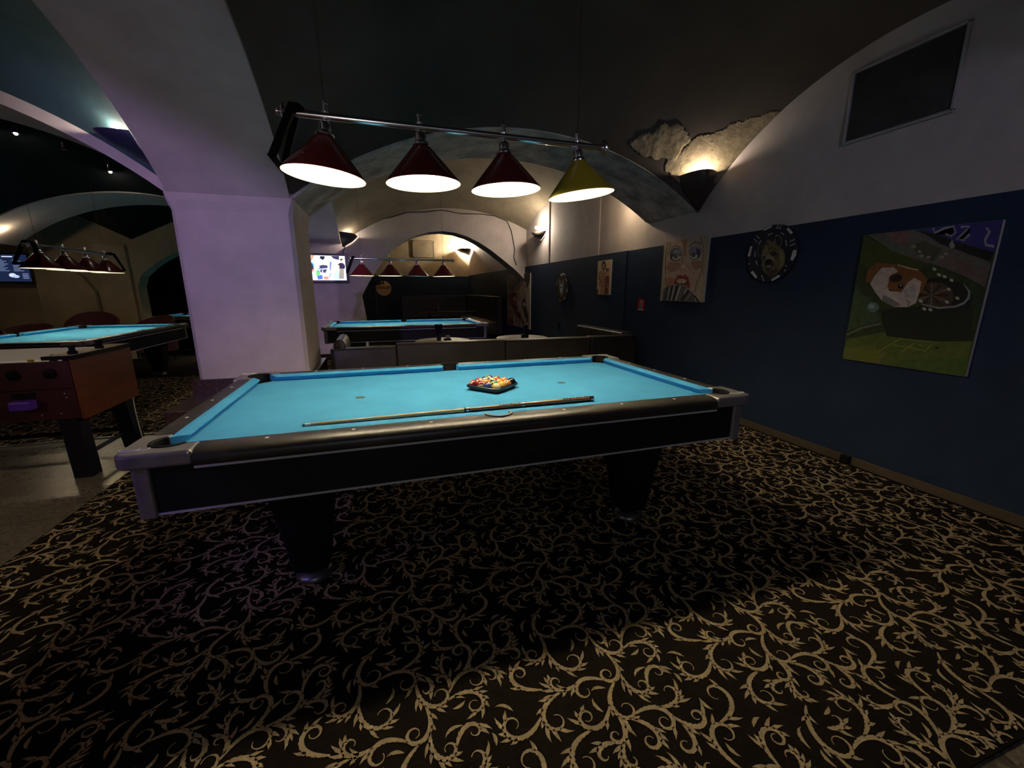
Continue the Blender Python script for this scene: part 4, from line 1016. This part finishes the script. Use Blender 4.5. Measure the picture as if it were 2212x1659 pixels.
# ------------------------------------------------------------------ pictures and signs
R_RIGHT = Matrix(((0, 0, -1), (-1, 0, 0), (0, 1, 0))).to_euler()      # print on the right wall, facing the room
R_BACK = (PI/2, 0, 0)                                                  # print on a wall facing the camera side
M_CANVAS = mat('canvas_edge', (0.42, 0.40, 0.38), 0.9)
def picture(name, label, cat, loc, rot, W, H, art, prefix, depth=0.022, group=None):
    t = thing(name, label, cat, loc, rot=rot, group=group)
    obj('canvas', box(BM(), -W/2, W/2, -H/2, H/2, 0, depth), M_CANVAS, t)
    art.build('picture', t, prefix, z=depth+0.0002)
    return t
def disc_sign(name, label, loc, rot, r, art, prefix, base, depth=0.025, group=None):
    t = thing(name, label, 'wall sign', loc, rot=rot, group=group)
    obj('disc', lathe(BM(), [(0.001, 0), (r, 0), (r, depth-0.004), (r-0.004, depth), (0.001, depth)], 64), base, t, smooth=True)
    art.build('picture', t, prefix, z=depth+0.0002, circle=r-0.001)
    return t

# --- roulette painting with a guinea pig
W, H = 0.745, 0.935
a = Art([(250, 225), (1615, 60), (1275, 1580), (75, 1425)], W, H)
P = a.poly; Ln = a.line
P([(75, 1425), (250, 225), (1615, 60), (1275, 1580)], (48, 62, 26))
P([(75, 1425), (100, 1240), (480, 1160), (1330, 1240), (1275, 1580)], (84, 98, 30))
P([(90, 1330), (300, 1290), (520, 1360), (420, 1480), (80, 1420)], (104, 108, 38))
P([(700, 1430), (1290, 1400), (1275, 1575), (500, 1480)], (66, 92, 26))
P([(440, 950), (900, 900), (1390, 900), (1335, 1240), (900, 1250), (500, 1200), (460, 1080)], (20, 28, 14))
P([(170, 700), (250, 800), (330, 840), (440, 1050), (270, 1110), (110, 1160)], (66, 84, 50))
P([(250, 240), (400, 300), (550, 380), (740, 440), (900, 490), (800, 560), (500, 500), (330, 560), (215, 480)], (66, 74, 26))
P([(290, 220), (520, 190), (760, 165), (1100, 310), (1500, 480), (1450, 720), (1240, 610), (1000, 520), (760, 450), (540, 380)], (98, 92, 82))
P([(480, 205), (740, 172), (690, 280), (600, 300), (520, 260)], (124, 90, 80))
P([(830, 270), (1020, 350), (930, 470), (780, 400), (720, 330)], (72, 70, 46))
P([(1040, 400), (1450, 560), (1440, 690), (1180, 580), (980, 500)], (104, 84, 78))
P([(330, 240), (520, 300), (700, 350), (640, 390), (480, 340)], (90, 98, 84))
for x, y, r_ in ((820, 420, 24), (890, 432, 20), (740, 330, 26), (800, 380, 18), (1020, 430, 26), (1060, 400, 22)): P(ell(x, y, r_, r_*0.7, 10), (142, 136, 124))
P([(740, 160), (1100, 240), (1150, 280), (1530, 370), (1490, 470), (1150, 350), (1000, 300), (860, 210)], (16, 14, 16))
P([(760, 160), (1615, 62), (1530, 375), (1150, 280), (1000, 215)], (52, 44, 118))
for pts, wd in (([(930, 145), (945, 195), (1040, 150), (1130, 130), (1150, 190), (1110, 225), (1050, 205)], 22), ([(1200, 135), (1290, 128), (1230, 190), (1165, 255), (1230, 265), (1290, 205)], 24), ([(1450, 140), (1482, 180), (1440, 260), (1450, 310), (1530, 322)], 26)): Ln(pts, wd, (150, 142, 150))
P([(1090, 310), (1120, 260), (1150, 330), (1110, 350)], (150, 148, 140))
P([(1000, 520), (1240, 610), (1445, 720), (1340, 1230), (1330, 900), (1200, 640)], (34, 54, 22))
P(ell(1070, 800, 265, 165, 30, 0.25), (12, 14, 17))
P(ell(980, 800, 170, 125, 26, 0.2), (70, 52, 44))
for k in range(12):
    t_ = k*PI/6; Ln([(930, 800), (930+165*math.cos(t_), 800+110*math.sin(t_))], [6, 26], (116, 84, 66) if k % 2 else (30, 26, 24))
Ln([(1240, 690), (1300, 760), (1295, 820), (1250, 875), (1170, 908), (1000, 925), (840, 890)], [8, 22, 26, 24, 20, 18, 12], (128, 132, 132))
for x, y in ((1000, 602), (1055, 620), (1125, 655), (1185, 828), (865, 935), (925, 942), (1100, 742), (830, 860), (1085, 865), (955, 548)): P(ell(x, y, 22, 15, 10, 0.4), (176, 172, 160))
P([(280, 680), (300, 560), (400, 490), (560, 505), (700, 530), (820, 570), (890, 640), (880, 690), (830, 780), (600, 770), (480, 740), (350, 700)], (128, 80, 36))
P([(330, 700), (370, 620), (440, 540), (560, 535), (600, 575), (520, 640), (500, 720), (520, 765), (640, 775), (700, 680), (760, 635), (830, 670), (815, 780), (785, 880), (700, 920), (560, 918), (450, 860), (380, 780)], (196, 178, 162))
P([(460, 800), (560, 850), (640, 900), (560, 918), (450, 862)], (124, 122, 118))
P([(650, 760), (760, 700), (790, 760), (760, 840), (690, 830)], (170, 160, 154))
for k in range(9): Ln([(350+k*28, 720+k*16), (420+k*26, 690+k*20)], 7, (214, 200, 184))
P(ell(580, 640, 68, 46, 16, -0.2), (88, 52, 22)); P(ell(585, 640, 54, 34, 16, -0.2), (36, 22, 12))
P(ell(632, 718, 28, 26, 14), (20, 14, 10)); P(ell(632, 708, 7, 7, 8), (235, 230, 220))
Ln([(690, 850), (720, 870), (710, 905)], 9, (90, 66, 62)); Ln([(600, 510), (700, 540), (800, 560)], 10, (206, 190, 160))
P(ell(365, 925, 62, 50, 14), (96, 120, 112)); P(ell(350, 915, 30, 24, 10), (140, 160, 150))
Ln([(105, 1195), (260, 1125), (450, 1075)], 30, (94, 98, 80)); Ln([(110, 1165), (270, 1105), (440, 1065)], 8, (24, 30, 20)); Ln([(200, 1010), (245, 1105)], 7, (30, 40, 22))
for pts in ([(420, 1365), (530, 1290), (650, 1225), (820, 1240), (1030, 1255)], [(570, 1285), (720, 1308), (890, 1338)], [(785, 1265), (720, 1305), (650, 1355)], [(960, 1268), (910, 1315), (880, 1350)]): Ln(pts, 7, (146, 146, 66))
Ln([(990, 1290), (1025, 1285), (1005, 1305), (1025, 1318), (985, 1325)], 6, (150, 150, 80)); Ln([(820, 1275), (870, 1290), (840, 1285)], 5, (150, 150, 80))
picture('painting', 'green roulette painting with a brown and white guinea pig', 'painting', (XR-0.001, -0.54, 1.305), R_RIGHT, W, H, a, 'roulette')

# --- face painting
W, H = 0.765, 0.725
a = Art([(300, 345), (1110, 230), (1020, 1430), (240, 1410)], W, H); P = a.poly; Ln = a.line
P([(240, 1410), (300, 345), (1110, 230), (1020, 1430)], (186, 170, 140))
P([(420, 340), (700, 290), (960, 255), (1005, 420), (995, 780), (900, 1060), (860, 1425), (340, 1410), (340, 900), (385, 500)], (190, 164, 146))
P([(600, 310), (720, 295), (700, 600), (660, 620), (640, 420)], (160, 116, 92))
P([(380, 700), (600, 720), (540, 860), (400, 900), (350, 820)], (160, 124, 104)); P([(780, 700), (990, 690), (985, 820), (860, 840)], (160, 122, 100))
P([(360, 980), (470, 1000), (480, 1100), (370, 1150)], (186, 130, 104))
for pts, wd, c in (([(372, 350), (345, 480), (330, 640), (335, 920)], 16, (118, 98, 66)), ([(335, 965), (345, 1080), (375, 1160)], 12, (100, 82, 52)), ([(430, 345), (395, 470), (360, 620)], 12, (130, 110, 76)), ([(965, 262), (1000, 430), (1005, 640), (1000, 800), (960, 960), (905, 1090), (868, 1250)], 14, (120, 100, 70)), ([(1060, 250), (1040, 600), (1020, 900), (950, 1200)], 10, (150, 132, 98)), ([(300, 480), (275, 900), (262, 1300)], 10, (150, 136, 100)), ([(1000, 960), (960, 1150), (935, 1380)], 16, (210, 190, 150))): Ln(pts, wd, c)
P(ell(520, 540, 112, 92, 20), (92, 96, 112)); P(ell(548, 530, 72, 52, 18), (140, 142, 156)); P([(410, 560), (470, 560), (450, 650), (500, 680), (420, 660)], (32, 34, 62))
P(ell(855, 520, 112, 88, 20), (124, 124, 138)); P([(880, 470), (930, 480), (965, 540), (945, 620), (900, 650), (890, 560)], (34, 34, 98))
P(ell(528, 625, 76, 48, 18), (190, 190, 182)); P(ell(842, 612, 76, 52, 18), (190, 190, 182))
P(ell(516, 610, 33, 33, 14), (52, 50, 44)); P(ell(835, 590, 38, 32, 14), (50, 48, 40)); P(ell(508, 602, 8, 8, 8), (200, 200, 190)); P(ell(826, 582, 8, 8, 8), (200, 200, 190))
Ln([(440, 625), (480, 580), (530, 562), (590, 590)], 14, (24, 22, 28)); Ln([(765, 600), (800, 560), (850, 545), (905, 575), (925, 620)], 14, (24, 22, 28))
Ln([(425, 640), (460, 670), (530, 685), (590, 650)], 11, (28, 26, 36)); Ln([(770, 630), (830, 668), (890, 660), (925, 610)], 11, (28, 26, 46))
Ln([(455, 445), (505, 410), (555, 415), (610, 458)], 10, (46, 36, 34)); Ln([(755, 440), (815, 382), (885, 352), (935, 372), (968, 415)], 10, (46, 36, 34))
P(ell(655, 805, 46, 56, 16), (214, 182, 156)); Ln([(645, 630), (628, 740), (628, 830), (655, 862), (690, 830)], 10, (130, 86, 64)); Ln([(610, 760), (585, 800), (600, 850)], 9, (130, 86, 64)); Ln([(710, 720), (730, 780), (790, 860)], 9, (140, 98, 74))
P([(490, 1115), (505, 1030), (560, 955), (600, 932), (640, 958), (700, 930), (755, 985), (785, 1100), (770, 1195), (730, 1140), (640, 1105), (530, 1100)], (158, 50, 62))
P([(530, 1092), (555, 1020), (640, 992), (722, 1010), (745, 1095), (640, 1115)], (34, 16, 18))
for q in ([(575, 1015), (630, 1008), (630, 1098), (588, 1092)], [(638, 1008), (695, 1015), (700, 1088), (645, 1098)], [(545, 1030), (570, 1018), (582, 1085), (552, 1075)], [(702, 1020), (722, 1030), (722, 1078), (706, 1084)]): P(q, (212, 196, 160))
P([(305, 1215), (350, 1160), (470, 1120), (620, 1118), (700, 1140), (800, 1240), (890, 1320), (975, 1428), (285, 1412)], (92, 94, 92))
for pts, wd, c in (([(370, 1160), (330, 1405)], 34, (60, 62, 60)), ([(425, 1150), (390, 1405)], 14, (190, 190, 180)), ([(470, 1135), (415, 1400)], 26, (20, 22, 24)), ([(510, 1128), (455, 1400)], 24, (176, 176, 168)), ([(565, 1125), (490, 1405)], 30, (24, 26, 28)), ([(620, 1130), (535, 1400)], 26, (198, 196, 184)), ([(680, 1150), (590, 1405)], 28, (110, 112, 108)), ([(770, 1215), (640, 1400)], 34, (16, 18, 20)), ([(735, 1190), (690, 1270)], 24, (190, 188, 176)), ([(800, 1270), (720, 1410)], 26, (130, 130, 126)), ([(870, 1310), (960, 1420)], 22, (18, 18, 18)), ([(880, 1350), (910, 1420)], 14, (196, 194, 186))): Ln(pts, wd, c)
picture('painting', 'painting of a blond face biting a fan of banknotes', 'painting', (XR-0.001, 1.79, 1.60), R_RIGHT, W, H, a, 'face')

# --- hyena chip
M_NAVY = mat('navy_chip', srgb(14, 17, 36), 0.5)
a = Art([(295, 261), (1504, 63), (1292, 1537), (140, 1561)], 0.514, 0.514); P = a.poly; Ln = a.line
for q in ([(600, 290), (790, 165), (797, 228), (612, 322)], [(1150, 282), (1215, 225), (1330, 335), (1245, 402)], [(270, 685), (330, 685), (275, 930), (215, 930)], [(1310, 775), (1395, 780), (1392, 900), (1300, 1030), (1235, 1012)], [(285, 1312), (342, 1270), (450, 1415), (412, 1470)], [(780, 1475), (970, 1360), (996, 1412), (800, 1526)]): P(q, (206, 204, 206))
for pts in ([(700, 440), (750, 395), (822, 380)], [(1005, 368), (1055, 380), (1092, 415)], [(490, 640), (510, 595), (555, 550)], [(398, 810), (394, 870), (400, 940)], [(420, 1030), (430, 1085), (455, 1135)], [(1130, 535), (1148, 600), (1146, 682)]): Ln(pts, 26, (168, 166, 176))
for x, y in ((940, 187), (1020, 195), (912, 255), (1000, 262), (960, 235), (445, 450), (487, 487), (385, 527), (430, 573), (1245, 572), (1287, 550), (1328, 530), (1256, 670), (1300, 652), (1345, 633), (262, 1105), (1143, 1157), (1118, 1263), (563, 1402), (583, 1450), (604, 1497)): P(ell(x, y, 16, 18, 10), (206, 204, 206))
P([(560, 860), (600, 720), (660, 600), (700, 530), (780, 560), (830, 600), (900, 410), (960, 405), (1040, 480), (1062, 560), (1010, 720), (1080, 770), (1130, 900), (1110, 1130), (1000, 1260), (880, 1380), (780, 1425), (620, 1300), (560, 1080)], (112, 102, 72))
P([(470, 680), (560, 660), (640, 690), (590, 790), (545, 960), (470, 930), (440, 850)], (70, 70, 58)); P([(495, 700), (580, 700), (560, 830), (530, 900), (480, 870)], (34, 34, 34))
P([(885, 480), (960, 440), (1030, 520), (1030, 620), (980, 700), (900, 620)], (36, 38, 36)); Ln([(900, 420), (980, 430), (1050, 520), (1040, 640), (1000, 720)], 14, (104, 108, 80))
P([(650, 590), (730, 600), (740, 680), (660, 660)], (84, 62, 46)); P([(590, 780), (680, 700), (720, 800), (640, 930), (590, 940)], (134, 118, 76))
P([(700, 720), (800, 690), (930, 760), (980, 900), (940, 1040), (880, 1000), (780, 900)], (92, 84, 58)); P([(1010, 780), (1110, 860), (1090, 1100), (1010, 1230), (990, 1000)], (132, 124, 86))
P([(600, 930), (660, 910), (640, 1000), (600, 1010)], (20, 18, 16)); P(ell(850, 865, 84, 54, 18, -0.1), (28, 26, 22)); P(ell(840, 870, 26, 22, 10), (80, 64, 40)); Ln([(760, 810), (850, 785), (930, 830)], 14, (150, 140, 92))
P([(650, 960), (720, 870), (800, 900), (890, 1010), (820, 1080), (660, 1060)], (140, 132, 112)); P([(630, 1060), (680, 1000), (780, 990), (830, 1050), (780, 1150), (660, 1160)], (16, 14, 16))
P([(650, 1160), (780, 1150), (880, 1050), (840, 1180), (740, 1260), (670, 1240)], (40, 26, 30)); P(ell(735, 1170, 70, 36, 14, -0.2), (136, 118, 112)); Ln([(800, 1230), (870, 1130), (910, 1040)], 12, (150, 142, 120))
P([(640, 1240), (760, 1280), (900, 1220), (960, 1260), (860, 1380), (780, 1420)], (72, 62, 50)); Ln([(560, 1120), (600, 1230), (640, 1300)], 30, (96, 96, 84))
disc_sign('casino_chip_sign', 'large navy casino chip with a hyena head on the right wall', (XR-0.001, 0.61, 1.70), R_RIGHT, 0.257, a, 'hyena', M_NAVY, group='casino chips hung on the walls')

# --- goat chip
M_BROWNCHIP = mat('dark_brown_chip', srgb(50, 42, 32), 0.5)
a = Art([(862, 218), (1035, 203), (1023, 635), (853, 625)], 0.536, 0.536); P = a.poly
for q in ([(920, 232), (940, 215), (960, 232), (955, 248), (925, 250)], [(995, 272), (1010, 290), (1022, 330), (1008, 332)], [(1015, 430), (1028, 450), (1022, 495), (1010, 500)], [(968, 600), (985, 565), (995, 565), (985, 600)], [(897, 605), (910, 600), (930, 632), (915, 632)], [(855, 490), (862, 490), (872, 545), (862, 548)], [(858, 370), (876, 315), (880, 320), (866, 378)]): P(q, (206, 200, 194))
P([(905, 300), (918, 350), (940, 362), (958, 350), (966, 298), (972, 400), (955, 520), (935, 572), (915, 510), (904, 400)], (150, 142, 138))
P([(918, 380), (955, 380), (948, 470), (930, 520), (918, 460)], (190, 184, 184)); P([(905, 300), (912, 300), (925, 350), (918, 355)], (196, 190, 184)); P([(966, 298), (960, 298), (950, 350), (956, 354)], (196, 190, 184))
P(ell(924, 420, 7, 14, 10), (40, 34, 34)); P(ell(950, 420, 7, 14, 10), (40, 34, 34)); P([(925, 510), (945, 510), (936, 560)], (96, 70, 66))
disc_sign('casino_chip_sign', 'dark brown casino chip with a pale goat head on the blue wall', (2.999, 5.17, 1.425), R_RIGHT, 0.268, a, 'goat', M_BROWNCHIP, group='casino chips hung on the walls')

# --- dealer chip on the far wall
M_DEALER = mat('peach_chip', srgb(222, 176, 140), 0.6)
a = Art([(-1, 1), (1, 1), (1, -1), (-1, -1)], 0.54, 0.54)
a.line([(-0.45, 0.62), (-0.30, 0.55), (-0.15, 0.66), (0.0, 0.58), (0.12, 0.66)], 0.12, (24, 18, 18))
dt = disc_sign('casino_chip_sign', 'round peach dealer sign on the far blue wall', (-0.20, 13.999, 1.445), R_BACK, 0.27, a, 'dealer', M_DEALER, group='casino chips hung on the walls')
tb = text_bm('DEALER', 0.14); bmesh.ops.translate(tb, verts=tb.verts[:], vec=(0.0, 0.03, 0.0264))
obj('lettering', tb, mat('black_ink', (0.01, 0.01, 0.01), 0.6), dt, fix=False)
dr = BM()
for x, y, l in ((-0.02, 0.01, 0.05), (0.06, 0.01, 0.07), (0.10, 0.01, 0.04), (0.16, 0.01, 0.05)): box(dr, x-0.006, x+0.006, y-l, y+0.02, 0.0258, 0.0264)
obj('ink_drips', dr, mat('black_ink', (0.01, 0.01, 0.01), 0.6), dt)

# --- small figure painting
a = Art([(1483, 25), (1683, 8), (1655, 535), (1460, 525)], 0.411, 0.533); P = a.poly; Ln = a.line
P([(1460, 525), (1483, 25), (1683, 8), (1655, 535)], (196, 172, 132))
P([(1500, 180), (1560, 165), (1600, 200), (1600, 330), (1570, 440), (1540, 530), (1475, 528), (1500, 380), (1495, 280)], (168, 124, 92)); P(ell(1570, 95, 34, 70, 18), (40, 26, 22)); P(ell(1568, 105, 21, 40, 14), (156, 120, 98))
P([(1580, 260), (1650, 250), (1648, 400), (1640, 520), (1560, 525), (1590, 400)], (112, 46, 34))
for k in range(26):
    x, y = 1585+((k*37) % 60), 255+((k*71) % 260); P(ell(x, y, 8, 12, 8, k), ((196, 150, 112), (70, 26, 22), (150, 70, 48))[k % 3])
P(ell(1625, 165, 24, 28, 12), (96, 44, 38)); Ln([(1560, 200), (1600, 230), (1625, 180)], 16, (170, 126, 96)); Ln([(1510, 200), (1500, 280), (1530, 330)], 12, (120, 70, 50)); P([(1460, 450), (1490, 440), (1480, 528), (1460, 526)], (60, 40, 36)); P([(1495, 410), (1525, 400), (1520, 528), (1488, 528)], (206, 170, 140))
picture('painting', 'small narrow painting of a standing figure with a red pattern', 'painting', (2.999, 3.583, 1.568), R_RIGHT, 0.411, 0.533, a, 'figure')

# --- large comic style painting
a = Art([(122, 240), (468, 205), (458, 1050), (122, 970)], 1.82, 1.325); P = a.poly; Ln = a.line
P([(122, 970), (122, 240), (468, 205), (458, 1050)], (146, 132, 122))
P([(130, 235), (300, 222), (465, 208), (462, 330), (420, 470), (380, 340), (330, 290), (270, 400), (210, 480), (140, 420)], (78, 64, 54)); P([(270, 400), (330, 300), (400, 340), (420, 450), (340, 560), (280, 490), (240, 470)], (172, 156, 146)); P([(240, 440), (300, 345), (330, 380), (300, 470), (260, 480)], (140, 104, 84)); Ln([(330, 530), (380, 420), (410, 400)], 8, (90, 56, 46)); Ln([(290, 350), (340, 390), (390, 410)], 7, (70, 52, 46))
P([(420, 460), (465, 300), (460, 1000), (400, 720)], (176, 164, 152))
for k in range(5): Ln([(128, 300+k*36), (200, 340+k*34)], 12, ((46, 40, 42), (112, 100, 96))[k % 2])
P([(122, 540), (200, 480), (260, 560), (250, 700), (200, 720), (150, 640)], (118, 44, 40)); P(ell(228, 560, 38, 66, 16), (66, 26, 26)); P(ell(232, 590, 22, 36, 12), (180, 150, 132)); P([(180, 700), (270, 690), (330, 860), (380, 980), (300, 900), (230, 800)], (86, 34, 34))
P([(270, 620), (340, 610), (330, 740), (290, 800)], (172, 160, 158)); P(ell(372, 655, 30, 70, 16), (52, 40, 36)); P(ell(376, 672, 18, 34, 12), (190, 166, 148)); P([(345, 720), (400, 700), (440, 830), (430, 960), (380, 900), (350, 800)], (60, 50, 48)); Ln([(340, 740), (370, 860), (430, 980)], 18, (196, 182, 168)); Ln([(270, 810), (330, 890), (390, 980)], 16, (44, 30, 30))
P([(135, 760), (200, 780), (215, 960), (130, 950)], (142, 100, 62)); P([(130, 880), (215, 900), (212, 985), (125, 968)], (104, 54, 44)); Ln([(235, 880), (238, 990)], 14, (200, 184, 170)); Ln([(175, 700), (240, 760), (300, 770)], 12, (170, 138, 118))
for k in range(7): Ln([(260+k*24, 870+k*6), (255+k*26, 985+k*8)], 8, ((70, 50, 46), (190, 172, 156))[k % 2])
picture('painting', 'large brown and grey comic style painting behind the round tables', 'painting', (2.999, 7.87, 1.108), R_RIGHT, 1.82, 1.325, a, 'comic')

# --- fire sign
a = Art([(0, 0), (1, 0), (1, 1), (0, 1)], 0.145, 0.155); P = a.poly; Ln = a.line
P([(0, 0), (1, 0), (1, 1), (0, 1)], (168, 28, 34)); P([(0.03, 0.90), (0.97, 0.90), (0.97, 0.99), (0.03, 0.99)], (214, 200, 200))
Ln([(0.34, 0.80), (0.62, 0.78), (0.68, 0.40), (0.60, 0.18), (0.48, 0.16), (0.40, 0.32), (0.42, 0.55), (0.34, 0.72)], [0.05, 0.09, 0.10, 0.10, 0.09, 0.08, 0.07, 0.05], (224, 206, 206))
fs = thing('fire_sign', 'small red fire equipment sign on the blue wall', 'sign', (XR-0.001, 2.605, 1.175), rot=R_RIGHT)
obj('plate', box(BM(), -0.0725, 0.0725, -0.0775, 0.0775, 0, 0.003), mat('red_sign_plate', srgb(150, 24, 30), 0.4), fs)
a.build('picture', fs, 'fire', z=0.0032)

# --- televisions
def tv(label, loc, rot, W, H, art, emit, prefix):
    t = thing('television', label, 'television', loc, rot=rot, group='wall televisions')
    obj('housing', box(BM(), -W/2, W/2, -H/2, H/2, 0, 0.05), mat('black_tv_plastic', (0.008, 0.008, 0.010), 0.3), t, bevel=0.006)
    art.build('screen', t, prefix, z=0.051, emit=emit, step=0.0001)
    obj('wall_mount', box(BM(), -0.12, 0.12, -0.1, 0.1, -0.04, 0.0), M_BLACK, t)
a = Art([(10, 1011), (759, 1029), (795, 1453), (58, 1450)], 0.96, 0.585); P = a.poly; Ln = a.line
S0 = [(40, 1040), (722, 1062), (755, 1420), (85, 1418)]
P(S0, (196, 214, 240))
P([(40, 1040), (275, 1046), (240, 1120), (150, 1200), (60, 1190)], (150, 120, 92)); P([(60, 1140), (190, 1120), (270, 1180), (260, 1260), (70, 1280)], (40, 130, 205))
P([(360, 1060), (430, 1062), (420, 1100), (400, 1120), (350, 1090)], (20, 22, 30)); P([(515, 1058), (640, 1060), (640, 1120), (560, 1100)], (30, 30, 44)); P([(640, 1062), (722, 1064), (740, 1250), (660, 1180)], (206, 190, 178))
P([(190, 1150), (240, 1170), (270, 1250), (230, 1290), (80, 1300), (70, 1180)], (14, 16, 24)); P([(200, 1300), (270, 1240), (275, 1275), (230, 1340)], (222, 120, 96)); P(ell(268, 1330, 52, 40, 14), (240, 240, 244))
P([(270, 1055), (350, 1100), (330, 1240), (300, 1220)], (226, 236, 250)); P([(350, 1200), (400, 1190), (470, 1200), (470, 1240), (350, 1250)], (26, 30, 52)); P([(360, 1260), (460, 1255), (450, 1310), (360, 1300)], (40, 44, 70)); P([(300, 1280), (350, 1270), (365, 1340), (300, 1350)], (70, 176, 70))
P(ell(672, 1125, 22, 26, 12), (206, 150, 124)); P([(655, 1100), (690, 1100), (694, 1122), (654, 1122)], (24, 20, 20)); P([(620, 1180), (660, 1160), (700, 1165), (730, 1200), (725, 1250), (640, 1245)], (14, 18, 40)); P([(610, 1200), (640, 1190), (650, 1235), (625, 1235)], (220, 156, 130)); P([(650, 1245), (712, 1250), (715, 1400), (635, 1400)], (120, 112, 104)); P([(575, 1290), (640, 1280), (640, 1400), (560, 1410)], (150, 190, 230))
P([(150, 1380), (400, 1330), (520, 1400), (500, 1419), (160, 1419)], (206, 176, 160)); P([(310, 1350), (390, 1340), (400, 1400), (330, 1410)], (44, 84, 180)); P(ell(450, 1385, 40, 24, 12), (220, 110, 90)); P(ell(240, 1390, 34, 22, 12), (230, 230, 220)); P([(500, 1140), (530, 1150), (520, 1280), (500, 1260)], (90, 110, 150)); P([(380, 1150), (470, 1140), (480, 1190), (380, 1190)], (170, 214, 244))
for k in range(14): P(ell(300+(k*53) % 330, 1180+(k*37) % 190, 14, 9, 8, k), ((250, 250, 252), (60, 80, 120), (160, 190, 220))[k % 3])
tv('wall television showing a bright cooking programme beside the pillar', (-1.50, Y3-0.045, 1.8325), R_BACK, 0.96, 0.585, a, 1.3, 'cooking')
a = Art([(0, 0), (1, 0), (1, 1), (0, 1)], 0.94, 0.53); P = a.poly
P([(0.03, 0.05), (0.97, 0.05), (0.97, 0.95), (0.03, 0.95)], (26, 36, 66))
P([(0.60, 0.10), (0.76, 0.10), (0.76, 0.14), (0.60, 0.14)], (190, 200, 225))
for c_ in range(4):
    for r_ in range(9):
        x = 0.08+c_*0.22; l = 0.08+((c_*5+r_*3) % 5)*0.018; y = 0.22+r_*0.045; P([(x, y), (x+l, y), (x+l, y+0.018), (x, y+0.018)], (120, 134, 170))
P(ell(0.70, 0.74, 0.055, 0.07, 16), (206, 220, 240)); P(ell(0.75, 0.78, 0.05, 0.05, 14), (180, 200, 230))
for r_ in range(4): P([(0.85, 0.68+r_*0.05), (0.94, 0.68+r_*0.05), (0.94, 0.70+r_*0.05), (0.85, 0.70+r_*0.05)], (130, 144, 180))
tv('wall television with a dark blue price list at the left edge', (-7.0, 7.86, 1.78), R_BACK, 0.94, 0.53, a, 0.55, 'menu')
